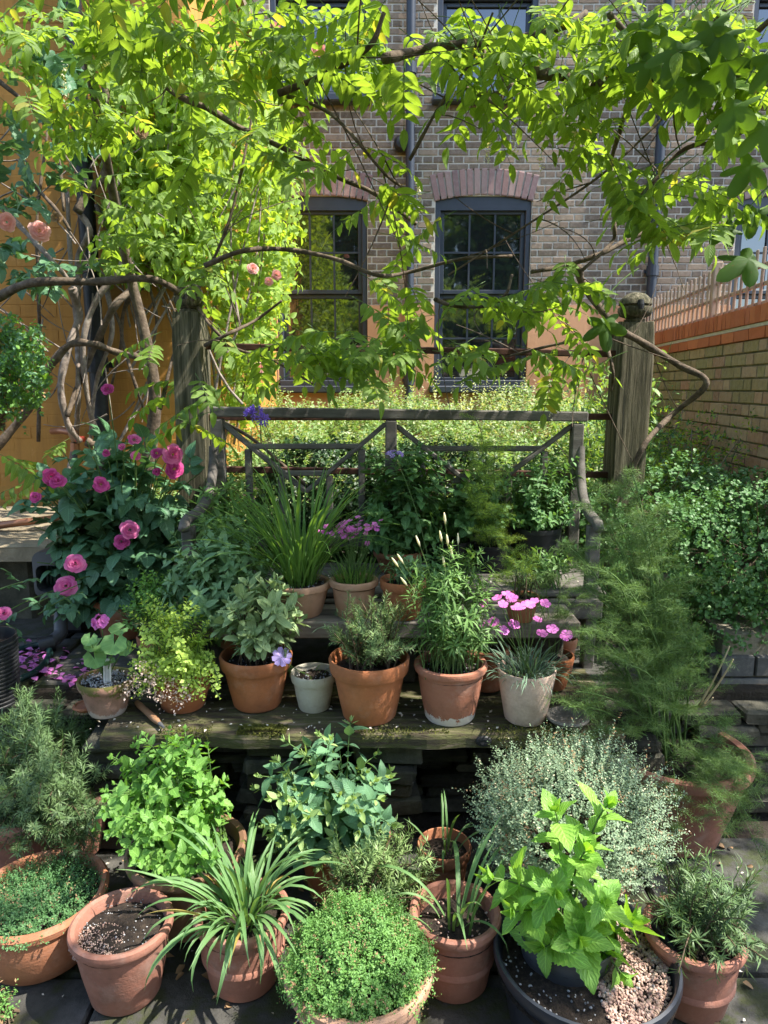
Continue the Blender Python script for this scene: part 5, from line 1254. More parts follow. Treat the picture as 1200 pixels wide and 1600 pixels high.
tf = [disc_flower(Pt_dian, 5, .06, .12, 5, 20 + k) for k in range(2)]; st = []; rr_ = random.Random(2)
for k in range(44):
    x, y = (rr_.gauss(548, 16), rr_.gauss(825, 9)) if k < 34 else rr_.choice(((500, 831), (508, 832), (519, 832), (500, 861), (571, 834), (574, 849), (538, 845), (584, 823), (582, 812), (535, 820)))
    q = at(x, y, c_.y + rr_.uniform(-.04, .04)); st.append(bez(s_ + rv(.025), s_.lerp(q, .5) + UP * .02, q, 5)); put_flower('flower', rr_.choice(tf), th, q, TOCAM(q) * .5 + UP + rv(.5), rr_.uniform(.018, .028), rr_.random() * 6)
tubes('stem', st, .0010, .0008, m_stem, th, 4)
lf = thing('lilac_umbel', 'pale lilac round flower head on a tall thin stalk before the bench back', 'flower', s_); q = at(616, 711, 2.62); tubes('stem', [bez(at(668, 870, 2.55), at(650, 780, 2.6), q, 8)], .0016, .0012, m_stem, lf, 5)
lf2 = disc_flower(Pt_lil, 6, 0, .4, 3, 12, .4)
for k in range(16): d = Vector((random.uniform(-1, 1), random.uniform(-.6, .6), random.uniform(-.1, .4))).normalized(); put_flower('flower', lf2, lf, q + Vector((d.x * .026, d.y * .026, d.z * .012)), d + UP, .022)
leafy('M3', 'wilted_herb', 'low leafy herb with bent pale stems in the orange pot on the middle shelf', 'plant', (588, 865, 680, 925), None, t_blue, 20, .042, 4, 75, zmin=-.1, cap=120)
rosemary('M4', 'small twiggy herb on the middle shelf behind the dianthus', (790, 905, 850, 940), None, 10, 37, L=.018, per=60)
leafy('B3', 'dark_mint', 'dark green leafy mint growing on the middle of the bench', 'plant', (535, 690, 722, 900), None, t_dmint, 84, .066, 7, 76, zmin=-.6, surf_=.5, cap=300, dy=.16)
leafy('B2', 'round_leaved_herb', 'round-leaved green herb behind the dill on the bench', 'plant', (672, 705, 822, 880), None, [leaf(L_dmint, .9, 'round', 6, 3, .2, c) for c in (.1, .3)], 48, .052, 6, 77, zmin=-.5, surf_=.45, cap=200)
leafy('B1', 'leafy_shrub', 'loose small-leaved shrub in the black pot on the right of the bench', 'plant', (775, 690, 928, 875), None, [leaf(L_dmint, .5, 'ovate', 4, 3, .2, c) for c in (.1, .3)], 90, .036, 10, 78, zmin=-.7, surf_=.45, cap=300)
t_, c_, R_, h_, s_, _ = POT['B4']
fronds('dill_plant', 'tall yellow-green feathery dill in front of the bench back', s_, .03, [at(x, y, 2.7) for x, y in ((742, 652), (752, 690), (735, 715), (770, 740), (782, 790), (790, 840), (745, 780), (760, 700), (730, 760), (775, 690), (750, 830), (765, 800))], 74, t_fild, 9, .095, .003, m_stem, .15, .014, 7, 18)
fronds('dill_shoots', 'yellowing dill shoots low beside the pink dianthus', POT['M4'][4], .02, [at(x, y, 2.45) for x, y in ((830, 862), (790, 880), (775, 900), (800, 860))], 79, t_fild, 7, .07, .002, m_stem, .2, .013, 7, 18)

# ================================================================== rose bush
t_, c_, R_, h_, s_, _ = POT['R1']
r = random.Random(88); random.seed(88)
rb_ = thing('rose_bush', 'rose bush with deep green leaves and magenta-pink blooms beside the left post', 'rose bush', s_)
C, rad = box_px(38, 655, 335, 965, 3.0, .34)
paths = stemset(s_, .05, tips(C, rad, 150, .45, -.85, 3), r, .25); tubes('cane', paths, .006, .002, m_stem, rb_, 5); items = []
def rose_leaf(p_, d, size, items):
    d = d.normalized(); x = d.cross(UP).normalized(); n_ = x.cross(d).normalized()
    for u, sg in ((.45, -1), (.45, 1), (.8, -1), (.8, 1)): items.append((r.choice(t_rose), frame(p_ + d * size * u * 1.3, x * sg + d * .35 - UP * .15, n_ + rv(.25), size * r.uniform(.75, 1))))
    items.append((r.choice(t_rose), frame(p_ + d * size * 1.25, d - UP * .2, n_ + rv(.2), size * 1.1)))
for P in paths:
    for k in range(4):
        p_, d = along(P, .35 + .62 * (k + r.random() * .6) / 4); o_ = (rv(1) + Vector((0, -.5, .1))).normalized(); rose_leaf(p_, o_ - UP * .1, r.uniform(.056, .082), items)
place(rb_, 'leaf', items, 300)
rm = [rose_mesh(Pt_rose, k) for k in range(3)]; rd = [rose_mesh(Pt_dark, 9 + k, 26) for k in range(2)]; rp = [rose_mesh(Pt_peach, 19 + k, 30) for k in range(2)]; rm += [rose_mesh(Pt_rose, 40, 20), rose_mesh(Pt_dark, 41, 40)]
def bloom(par, x, y, Y, px, kind=rm, nrm=None):
    q = at(x, y, Y); put_flower('bloom', r.choice(kind), par, q, nrm or (TOCAM(q) + UP * .25 + rv(.3)), px * proj(q)[2] / F * .47 * r.uniform(.9, 1.1), r.random() * 6); return q
st = []
for x, y, px, kd, Y in ((118, 881, 40, rm, 2.62), (103, 916, 36, rm, 2.63), (203, 828, 32, rm, 2.7), (190, 846, 30, rm, 2.7), (210, 687, 26, rm, 2.75), (270, 710, 34, rm, 2.75), (272, 733, 34, rd, 2.76), (80, 745, 30, rm, 2.7), (90, 752, 32, rd, 2.69), (55, 777, 22, rd, 2.7), (158, 757, 28, rd, 2.7), (212, 712, 18, rm, 2.78), (168, 608, 20, rm, 2.8), (190, 698, 13, rm, 2.8), (245, 708, 22, rd, 2.78), (245, 737, 16, rd, 2.78), (6, 958, 26, rm, 2.5), (166, 708, 14, rd, 2.8)):
    q = bloom(rb_, x, y, Y, px, kd); b0 = s_ + Vector(((q.x - s_.x) * .2, 0, .1)); st.append(bez(b0, b0.lerp(q, .6) + Vector((0, .06, .05)), q - TOCAM(q) * .01, 8))
tubes('flower_stem', st, .0035, .002, m_stem, rb_, 5)
# low arching rose shoots at the left edge
items = []; st = []
for x0, y0, x1, y1 in ((-20, 985, 120, 915), (-20, 930, 60, 905), (60, 960, 130, 925), (10, 975, 40, 1005), (95, 930, 125, 960)):
    P = bez(at(x0, y0, 2.6), at((x0 + x1) / 2, (y0 + y1) / 2 - 8, 2.55), at(x1, y1, 2.6), 8); st.append(P)
    for k in range(4): p_, d = along(P, (k + .6) / 4.2); rose_leaf(p_, (rv(1) + Vector((0, -.4, -.2))).normalized(), .042, items)
rs_ = thing('rose_shoots', 'arching rose shoots with a single bud in front of the hose reel', 'rose', at(0, 985, 2.6)); tubes('cane', st, .003, .002, m_stem, rs_, 5); place(rs_, 'leaf', items, 150)
# herbs that fill the back of the shelves
leafy('M4', 'leafy_herb', 'low soft green herb on the bench seat right of the dill', 'plant', (800, 850, 900, 920), 2.68, [leaf(L_tarr, .3, 'lance', 4, 3, .2, c) for c in (.1, .35)], 34, .04, 7, 91, zmin=-.5, surf_=.4, base=Vector((at(850, 915, 2.68).x, 2.68, SEAT)), rb=.06)
leafy('M3', 'leafy_herb', 'soft green herb between the orange pot and the tarragon', 'plant', (650, 850, 735, 960), 2.5, [leaf(L_dmint, .5, 'ovate', 4, 3, .2, c) for c in (.1, .35)], 34, .042, 7, 92, zmin=-.6, surf_=.4, base=Vector((at(690, 970, 2.5).x, 2.5, ZM)), rb=.05)
m_dry = flat('dry_stalk', (.42, .33, .2), .7, .2)
# ================================================================== hedges, bed, climbers and the wisteria overhead
g = np.random.default_rng(100)
# ---- small-leaved wire vine draped over the planter wall on the right
def hedge(name, label, pts, n, seed, ls=.016, tm=t_round, mat=m_stemr, sl=.05, nl=6):
    """pts: list of (centre, radii) lobes"""
    g = np.random.default_rng(seed); pl_ = thing(name, label, 'hedge', Vector(pts[0][0]) - Vector((0, 0, pts[0][1][2]))); allp = []; parts = []
    tot = sum(r_[0] * r_[2] + r_[0] * r_[1] for _, r_ in pts)
    for c_, r_ in pts:
        k = int(n * (r_[0] * r_[2] + r_[0] * r_[1]) / tot); P, v = dome(c_, r_, k, g, -.9, .82); D = v + g.normal(size=v.shape) * .6 + [0, -.1, .1]; allp.append(P)
        parts += sprigs(P - v * .01, D, sl * g.uniform(.5, 1.2, len(P)), nl, tm, ls, g, 1.0)
    batch('foliage', parts, pl_, kind='stuff'); A = np.concatenate(allp); i = g.choice(len(A), 160); 
    tubes('twig', [bez(Vector(pts[0][0]), (Vector(pts[0][0]) + Vector(A[k])) / 2, Vector(A[k]), 4) for k in i], .002, .0008, mat, pl_, 4); return pl_
hedge('wire_vine_hedge', 'dense dark green small-leaved hedge draped over the grey brick planter wall', [((1.52, 2.78, .85), (.38, .34, .30)), ((1.20, 2.86, .82), (.25, .26, .26)), ((1.30, 2.62, .66), (.22, .14, .17)), ((1.85, 2.85, .86), (.4, .4, .3)), ((1.16, 2.66, .50), (.14, .1, .16))], 5400, 1, ls=.018, sl=.045)
hedge('wire_vine_hedge', 'paler shrub top catching sun behind the dark hedge at the foot of the right post', [((1.35, 3.32, .92), (.42, .36, .26)), ((1.8, 3.45, .88), (.4, .4, .25)), ((.98, 3.15, .8), (.22, .22, .22))], 1500, 2, ls=.024, sl=.05)
L_dhedge = leafmat('shade_tinted_hedge_leaf', (.018, .05, .015), (.05, .105, .03), .18, .45)  # wire vine greens darkened: the shade behind the bench is in the colour
hedge('wire_vine_hedge', 'small-leaved hedge, coloured dark as if in shade, directly behind the bench back', [((-.28, 3.58, .90), (.40, .2, .36)), ((.28, 3.6, .88), (.45, .2, .36)), ((.72, 3.58, .84), (.35, .2, .30)), ((.0, 3.55, .7), (.7, .18, .3))], 8000, 3, ls=.026, sl=.05, tm=[leaf(L_dhedge, .85, 'round', 3, 3, .2, .1)])
# ---- bright planting in the bed behind
g = np.random.default_rng(5); n = 8000
X = g.uniform(-1.6, 2.5, n); Y = g.uniform(3.75, 7.3, n); top = ZT + .05 + .55 * np.minimum(1, (Y - 3.35) / 4.2 * 1.6) + .16 + .13 * np.sin(X * 4 + Y * 2.2) * np.sin(Y * 3.1) + .09 * np.sin(X * 9 + Y * 6) + np.where(Y > 6.4, .12, 0)
P = np.stack([X, Y, top - g.uniform(.0, .18, n)], 1); D = g.normal(size=P.shape) * .45 + [0, -.05, 1]
bedp = batch('ground_cover', sprigs(P, D, .13 * g.uniform(.5, 1.5, n), 9, t_small(L_bedl, .6) * 3 + t_small(L_bedw, .5), .05, g, 1.3), None, label='bright sunlit leafy planting filling the bed between bench and house', cat='plants', kind='stuff')
n = 150; X = g.uniform(-.2, 2.2, n); Y = g.uniform(5.2, 7.1, n); P = np.stack([X, Y, np.full(n, 1.2) + g.uniform(-.1, .1, n)], 1)
batch('ground_cover', sprigs(P, g.normal(size=P.shape) * .22 + [0, 0, 1], .42 * g.uniform(.5, 1.1, n), 16, t_small(L_bedw, .5), .045, g, .8, .05, .5), None, label='pale upright flower spires standing out of the sunlit bed', cat='plants', kind='stuff')
# ---- straggly green growth and dry stems at the foot of the boundary wall
wl_ = thing('wall_creeper', 'straggly green creeper with dry stems at the foot of the boundary wall', 'creeper', (1.9, 4.6, .6)); r = random.Random(14); st = []
for k in range(46):
    a = Vector((r.uniform(1.45, 2.1), r.uniform(3.9, 5.2), r.uniform(.55, .9))); b_ = a + Vector((r.uniform(-.5, .4), r.uniform(-.3, .3), r.uniform(.1, .7))); st.append(bez(a, a.lerp(b_, .5) + rv(.15), b_, 6))
tubes('dry_stem', st, .008, .003, m_bark2, wl_, 5)
P = np.array([tuple(along(r.choice(st), r.uniform(.5, 1))[0]) for _ in range(1500)]) + g.normal(size=(1500, 3)) * .1
batch('foliage', sprigs(P, g.normal(size=P.shape) + [0, 0, .4], .1, 6, t_small(L_hedge, .4) + t_small(L_vine, .4), .04, g), wl_, kind='stuff')
cl = thing('clematis', 'light green leafy climber rising between the right post and the wall', 'climber', (1.5, 4.2, .8)); st = []
for k in range(26):
    a = Vector((r.uniform(1.2, 1.75), r.uniform(4.0, 5.2), .8)); b_ = a + Vector((r.uniform(-.2, .3), r.uniform(-.2, .2), r.uniform(.5, 1.1))); st.append(bez(a, a.lerp(b_, .5) + rv(.1), b_, 7))
tubes('stem', st, .004, .0015, m_stem, cl, 4)
leafT = leaf(L_bedl, .4, 'lance', 4, 3, .25, .2); items = []
for P_ in st:
    for k in range(10):
        p_, d = along(P_, .3 + .69 * k / 10)
        for j in range(2): items.append((leafT, frame(p_, rv(1) + UP * .2, UP + rv(.6), r.uniform(.05, .08))))
place(cl, 'leaf', items, 200)

# ---- the sunlit climber on the side of the orange extension
g = np.random.default_rng(8); n = 3600
sv = thing('wall_vine', 'mass of glowing yellow-green climber leaves covering the wall corner left of the windows', 'climber', (-1.2, 4.7, .6))
P = []
while len(P) < n:
    px, py = g.uniform(170, 470), g.uniform(90, 660)
    lim = 448 - max(0, py - 420) * .25 - max(0, 200 - py) * .3
    if px > lim or (py > 440 and px < 330): continue
    P.append(tuple(at(px, py, g.uniform(4.15, 5.0) if px < 330 else g.uniform(4.4, 6.6))))
P = np.array(P); tv = [leaf(L_vine, .6, 'ovate', 4, 3, .25, c) for c in (.1, .35)]
batch('foliage', sprigs(P, g.normal(size=P.shape) + [.5, -.5, -.2], .16, 5, tv, .075, g, 1.), sv, kind='stuff')
r = random.Random(77); st = []
for k in range(34):
    a = at(r.uniform(180, 400), r.uniform(480, 700), r.uniform(4.2, 5)); b_ = at(r.uniform(180, 440), r.uniform(100, 400), r.uniform(4.2, 5.2)); st.append(bez(a, a.lerp(b_, .5) + rv(.3), b_, 8))
tubes('stem', st, .009, .003, m_bark2, sv, 5)
for x, y, px in ((405, 575, 16), (395, 420, 16), (432, 430, 14), (420, 440, 12), (430, 46, 18), (497, 76, 20), (300, 470, 13)): q = at(x, y, 4.3); put_flower('bloom', rp[0], sv, q, TOCAM(q) + rv(.4), px * proj(q)[2] / F * .6)

# ---- climbing rose on the left: leaves, peach blooms
cr = thing('climbing_rose', 'climbing rose with peach-pink blooms against the orange wall, upper left', 'rose', at(60, 700, 4.2)); st = []; items = []
for pts, Y, rad in (([(-10, 705), (43, 640), (67, 590), (107, 540), (147, 538), (180, 550), (215, 557)], 3.9, .024), ([(113, 450), (123, 493), (110, 537), (95, 600), (105, 660), (125, 690)], 4.15, .024), ([(95, 790), (118, 683), (122, 600), (120, 517), (110, 400), (105, 300)], 4.2, .018), ([(215, 447), (180, 477), (152, 533), (127, 590), (105, 650)], 4.1, .022), ([(120, 332), (140, 297), (165, 267), (170, 180), (150, 60)], 4.2, .026), ([(118, 470), (125, 400), (140, 360), (122, 330)], 4.2, .025), ([(180, 300), (195, 400), (150, 470), (130, 540), (140, 640), (160, 690)], 4.15, .02), ([(235, 440), (200, 470), (190, 520), (205, 580), (225, 640)], 4.25, .014), ([(60, 690), (62, 560), (60, 440), (58, 340), (75, 200)], 4.3, .012), ([(30, 250), (55, 290), (90, 330), (110, 360)], 4.0, .012), ([(0, 320), (28, 350), (75, 400), (110, 440)], 3.6, .014), ([(-10, 120), (60, 180), (90, 240), (100, 330)], 4.0, .012), ([(165, 440), (175, 520), (150, 600), (140, 700)], 4.2, .015), ([(150, 320), (175, 380), (165, 450), (190, 520), (175, 600)], 4.3, .012), ([(250, 330), (230, 420), (245, 500), (230, 570)], 4.35, .012), ([(135, 690), (160, 700), (185, 712), (215, 705)], 4.1, .026)):
    P = spline([at(x, y, Y + random.uniform(-.08, .08)) for x, y in pts], 6); m = MB(); m.tube(P, [rad * (1 + .12 * math.sin(i * 1.3)) * (1 - .35 * i / len(P)) for i in range(len(P))], 8); m.obj('stem', m_bark2 if random.random() < .35 else m_bark, cr, smooth=True); st.append(P)
thin = []
for k in range(60):
    a = at(r.uniform(20, 260), r.uniform(150, 650), r.uniform(3.9, 4.4)); d = rv(.5); d.y *= .2; thin.append(bez(a, a + d * .5 + rv(.08), a + d + rv(.1), 6))
tubes('twig', thin, .005, .002, m_bark2, cr, 5)
for k in range(130):
    x, y = r.choice([(r.gauss(75, 45), r.gauss(180, 80)), (r.gauss(20, 20), r.gauss(330, 90)), (r.gauss(60, 40), r.gauss(420, 20)), (r.gauss(90, 30), r.gauss(130, 70))])
    rose_leaf(at(x, y, r.uniform(3.4, 4.2)), rv(1) + Vector((.1, -.3, -.35)), r.uniform(.055, .08), items)
place(cr, 'leaf', items, 300)
for x, y, px, Y in ((10, 347, 34, 3.3), (62, 361, 34, 3.3), (112, 150, 12, 3.9), (45, 218, 12, 3.8)): bloom(cr, x, y, Y, px, rp)
bloom(cr, 88, 340, 3.3, 20, [rose_mesh(Pt_dead, 5, 20)]); bloom(cr, 220, 207, 3.6, 26, [rose_mesh(Pt_dead, 6, 30)])
# dense small-leaved shrub at the left edge
C, rad = box_px(-70, 488, 72, 665, 3.3, .22)
lt = [leaf(L_oreg, .6, 'ovate', 3, 3, .2, .15), leaf(L_mint, .6, 'ovate', 3, 3, .2, .15)]
bush_mound(None, 'leafy_shrub', 'dense light green shrub hanging in at the left edge before the orange wall', 'shrub', C, rad, 750, 7, lt, .03, .07, 44, zmin=-.95, inner=.55, jit=.8, up=0, base=C + Vector((-.2, .3, -.3)))

# ---- wisteria: branches
wis = thing('wisteria', 'wisteria with long twisting branches and hanging green leaves across the top', 'wisteria', (-1.1, 3.3, ZT))
BR = [([(600, 92), (660, 78), (710, 70), (810, 60), (880, 42), (915, 20)], 2.5, .016), ([(830, 113), (910, 122), (960, 130), (1010, 125), (1050, 95), (1095, 60), (1130, 20)], 2.5, .018), ([(1095, 110), (1120, 95), (1165, 65), (1215, 20)], 2.3, .014),
      ([(950, 20), (985, 65), (990, 130), (970, 200), (955, 260), (960, 350), (955, 380), (910, 422)], 2.8, .011), ([(903, 418), (912, 445), (960, 508), (1000, 533), (1060, 570), (1104, 599), (1050, 648), (1010, 690), (985, 740)], 3.08, .018), ([(1130, 352), (1060, 358), (1000, 366), (940, 396), (880, 416), (830, 425)], 2.9, .013),
      ([(1080, 140), (950, 265), (810, 360), (700, 430)], 2.6, .005), ([(130, 62), (190, 92), (240, 120), (280, 150), (330, 172), (375, 200), (450, 235), (525, 275), (590, 305), (650, 350)], 2.9, .014), ([(-10, 468), (50, 442), (150, 440), (225, 435), (265, 447), (300, 475)], 3.2, .02),
      ([(320, 415), (380, 392), (450, 390), (525, 405), (590, 430), (640, 425), (720, 405), (800, 400)], 2.9, .010), ([(435, 146), (500, 120), (575, 75), (600, 20)], 2.4, .011), ([(435, 146), (500, 168), (540, 200), (600, 270), (640, 300)], 2.5, .007), ([(680, 468), (710, 478), (760, 478), (790, 460), (800, 430)], 2.7, .008),
      ([(310, 480), (330, 510), (370, 545), (420, 560), (490, 600)], 3.2, .008), ([(320, 540), (360, 520), (400, 500), (440, 470)], 3.25, .009), ([(250, 640), (270, 560), (285, 520), (265, 470)], 3.4, .01), ([(950, 505), (905, 530), (860, 540), (780, 560)], 3.2, .008), ([(965, 512), (950, 540), (958, 580), (955, 610)], 3.15, .009),
      ([(640, 250), (690, 160), (740, 90), (770, 20)], 2.5, .006), ([(700, 120), (760, 150), (820, 120)], 2.6, .009), ([(755, 80), (757, 140), (775, 160), (800, 130)], 2.5, .010), ([(480, 760), (400, 690), (330, 640), (320, 560)], 3.3, .009), ([(300, 470), (345, 380), (370, 300), (400, 150)], 3.0, .008), ([(985, 330), (1060, 240), (1120, 220), (1210, 190)], 2.5, .009)]
PB = []
for pts, Y, rad in BR:
    P = spline([at(x, y, Y + random.uniform(-.1, .1)) for x, y in pts], 7); m = MB(); m.tube(P, [max(.003, rad * (1 + .1 * math.sin(i * .9)) * (1 - .4 * i / len(P))) for i in range(len(P))], 8); m.obj('branch', m_bark, wis, smooth=True); PB.append(P)
trunk = [Vector((-1.28, 3.9, ZT)), Vector((-1.33, 3.85, .9)), Vector((-1.22, 3.8, 1.5)), Vector((-1.3, 3.7, 2.2)), at(130, 62, 2.9)]
m = MB(); m.tube(spline(trunk, 8), [.05 * (1 - .7 * i / 32) for i in range(33)], 9); m.obj('trunk', m_bark, wis, smooth=True)
# overhead branches on the pergola, running on over the terrace out of view
over = []
for k in range(7):
    a = Vector((-1.4 + .15 * k, 2.6 - .18 * k, 3.0 + .04 * k)); P = spline([a, a + Vector((1.2, -.1, .12)), a + Vector((2.4, .12, .02)), a + Vector((3.6, -.1, .1))], 6); over.append(P); m = MB(); m.tube(P, [.018 * (1 - .6 * i / len(P)) for i in range(len(P))], 7); m.obj('branch', m_bark, wis, smooth=True)
# ---- wisteria leaves
r = random.Random(5); random.seed(5); items = []; rach = []
def wleaf(p_, d, L=.24, pairs=6, ls=.062, mats=t_leaflet):
    d = (d).normalized(); e = p_ + d * L - UP * L * .25; P = bez(p_, p_.lerp(e, .5) + UP * L * .10, e, 6); rach.append(P)
    x = d.cross(UP)
    x = x.normalized() if x.length > .1 else Vector((1, 0, 0))
    for k in range(pairs):
        q, dd = along(P, .28 + .68 * k / pairs); n_ = x.cross(dd).normalized(); s = ls * (.75 + .35 * math.sin(math.pi * (k + 1) / (pairs + 1)))
        for sg in (-1, 1): items.append((r.choice(mats), frame(q, x * sg + dd * .45 - UP * r.uniform(.1, .45), n_ + rv(.25), s * r.uniform(.85, 1.15))))
    items.append((r.choice(mats), frame(P[-1], (P[-1] - P[-2]) - UP * .05, x.cross(d), ls)))
# leaf clusters: x, y, spread x, spread y (pixels), distance, count
CL = [(280, 60, 130, 60, 2.6, 33), (180, 30, 90, 40, 2.8, 22), (420, 90, 90, 80, 2.5, 24), (330, 220, 100, 60, 3.0, 18), (250, 330, 80, 50, 3.3, 15), (310, 415, 60, 50, 3.2, 13), (540, 60, 60, 60, 2.3, 10), (470, 230, 60, 45, 2.7, 11), (600, 300, 40, 35, 2.6, 6), (620, 110, 60, 60, 2.4, 8),
      (740, 70, 80, 60, 2.4, 15), (880, 60, 80, 55, 2.5, 22), (780, 160, 60, 22, 2.5, 8), (960, 110, 75, 65, 2.4, 24), (1080, 60, 80, 60, 2.3, 28), (1150, 150, 60, 90, 2.3, 18), (935, 215, 55, 50, 2.6, 11), (1030, 280, 55, 50, 2.5, 12), (1110, 300, 60, 60, 2.4, 12), (1060, 340, 40, 30, 2.6, 8),
      (510, 545, 50, 38, 2.7, 17), (585, 545, 50, 40, 2.7, 18), (465, 530, 35, 30, 2.8, 6), (630, 500, 45, 40, 2.8, 9), (770, 455, 60, 28, 2.7, 11), (860, 435, 55, 28, 2.7, 11), (740, 540, 40, 30, 2.8, 8), (880, 560, 50, 40, 3.0, 10), (640, 390, 25, 40, 2.7, 4), (600, 450, 20, 20, 2.9, 2),
      (300, 600, 25, 25, 3.05, 5), (250, 570, 40, 40, 3.3, 9), (320, 660, 30, 40, 3.0, 4), (380, 560, 40, 50, 3.3, 8), (30, 740, 20, 40, 3.3, 5), (60, 30, 50, 40, 3.2, 14), (120, 210, 50, 60, 3.4, 10), (200, 350, 60, 50, 3.4, 14), (170, 160, 60, 60, 3.2, 16), (90, 690, 20, 20, 3.9, 2), (1120, 40, 90, 60, 3.3, 26), (980, 30, 80, 50, 3.2, 12), (60, 90, 60, 60, 3.0, 14), (440, 20, 100, 40, 2.7, 18), (680, 20, 100, 30, 2.7, 7)]
for x, y, sx, sy, Y, n in CL:
    for k in range(int(n * .95)):
        px, py = x + r.gauss(0, .58) * sx, y + r.gauss(0, .55) * sy; p_ = at(px, py, Y + r.uniform(-.35, .35) * (Y / 2.7))
        if any(a_ < px < b_ and c_ < py < d_ for a_, c_, b_, d_ in ((250, 425, 340, 590), (672, 290, 830, 410), (470, 310, 575, 440), (830, 220, 900, 380), (600, 190, 660, 260))) and r.random() < .85: continue
        a = r.uniform(0, 6.283); d = Vector((math.cos(a), math.sin(a) * .8 - .15, r.uniform(-.5, .15))); wleaf(p_ - d * .12, d, r.uniform(.2, .3), r.choice((5, 6, 6, 7)), r.uniform(.052, .074))
# unseen roof of leaves above and to the right, put in to shade the terrace
SUN_GAPS = [(at(x, y, Yg), rg) for x, y, Yg, rg in ((260, 1220, 1.85, .15), (350, 1340, 1.6, .16), (525, 1480, 1.4, .10), (900, 1330, 1.55, .13), (1010, 1520, 1.45, .08), (150, 1450, 1.55, .05), (420, 1130, 2.1, .05), (560, 985, 2.2, .05), (445, 1220, 1.95, .09), (790, 1230, 1.85, .07), (1010, 1330, 1.8, .06), (650, 1410, 1.6, .04), (330, 880, 2.5, .06), (120, 880, 2.6, .05), (700, 1000, 2.2, .04))]  # openings shaped along the sun's rays so sun patches land on these spots
for k in range(900):
    p_ = Vector((r.uniform(-1.2, 3.2), r.uniform(.5, 2.35), 0)); p_.z = 2.85 + .25 * math.sin(p_.x * 2.1) + r.uniform(0, .5)
    px, py, dp = proj(p_)
    if -30 < px < 1230 and py > -60 and dp > 0: continue
    if math.sin(p_.x * 2.7 + 1.0) * math.sin(p_.y * 3.1) > .8: continue
    if any(((p_ - q) - to_sun * (p_ - q).dot(to_sun)).length < rg + .10 for q, rg in SUN_GAPS): continue
    a = r.uniform(0, 6.283); wleaf(p_, Vector((math.cos(a), math.sin(a), r.uniform(-.5, .1))), .24, 6, .06)
place(wis, 'leaflet', items, 300)
tubes('rachis', rach, .0016, .0009, m_stem, wis, 3, kind='stuff')
thin = []
for k in range(70):
    P = r.choice(PB); p_, d = along(P, r.random()); e = p_ + rv(.35) + Vector((0, 0, r.choice((-.25, .1, .2)))); thin.append(bez(p_, p_.lerp(e, .5) + rv(.06), e, 6))
tubes('tendril', thin, .003, .0014, m_bark, wis, 4, kind='stuff')
g = np.random.default_rng(31)
for x, y, Y, ln in ((805, 185, 2.5, 60), (763, 215, 2.5, 40), (845, 225, 2.6, 40), (100, 100, 2.9, 60), (1140, 60, 2.3, 60), (1085, 30, 2.3, 40), (900, 190, 2.5, 40), (815, 560, 2.9, 60), (860, 590, 2.9, 70), (600, 140, 2.4, 30), (655, 290, 2.5, 40)):
    a, b_ = at(x, y, Y), at(x + r.uniform(-3, 3), y + ln, Y); P = np.array([tuple(a.lerp(b_, k / 40)) for k in range(40)]) + g.normal(size=(40, 3)) * .005; batch('raceme', [(leaf(Pt_pale, .7, 'ovate', 2), frames(P, g.normal(size=P.shape), g.normal(size=P.shape), g.uniform(.006, .013, 40)))], wis)
# ---- fig: large lobed leaves at the upper right
def fig_t(seed):
    rr_ = random.Random(seed); V = [(0, .42, .0)]; lob = [(-2.1, .42), (-1.05, .58), (0, .66), (1.05, .58), (2.1, .42)]; n = 44
    for ring in (.5, 1.0):
        for k in range(n):
            th = -math.pi + 2 * math.pi * k / n; q = .16
            for a, ln in lob: q = max(q, ln * math.exp(-((th - a) / .40) ** 2 * 1.0) ** .5 if abs(th - a) < .7 else 0)
            q = max(q, .2 if abs(th) < 2.6 else .14) * (1 + rr_.uniform(-.03, .03)); V.append((math.sin(th) * q * ring, .42 + math.cos(th) * q * ring, (-.22 * q * ring * ring + .05 * math.sin(3 * th)) * ring))
    Fc = [(0, 1 + k, 1 + (k + 1) % n) for k in range(n)] + [(1 + k, 1 + n + k, 1 + n + (k + 1) % n, 1 + (k + 1) % n) for k in range(n)]
    return T(V, Fc, [(.5 + v[0], v[1]) for v in V], L_fig)
ft = [fig_t(k) for k in range(3)]
fig = thing('fig_tree', 'fig branches with big lobed leaves reaching in at the upper right', 'fig tree', (2.6, 2.2, 0)); r = random.Random(61); st = []
fb = spline([Vector((2.7, 2.2, 0)), Vector((2.6, 2.2, 1.2)), Vector((2.3, 2.3, 2.2)), at(1190, 130, 2.3), at(1130, 60, 2.3)], 8); m = MB(); m.tube(fb, [.06 * (1 - .75 * i / len(fb)) for i in range(len(fb))], 9); m.obj('trunk', m_bark2, fig, smooth=True)
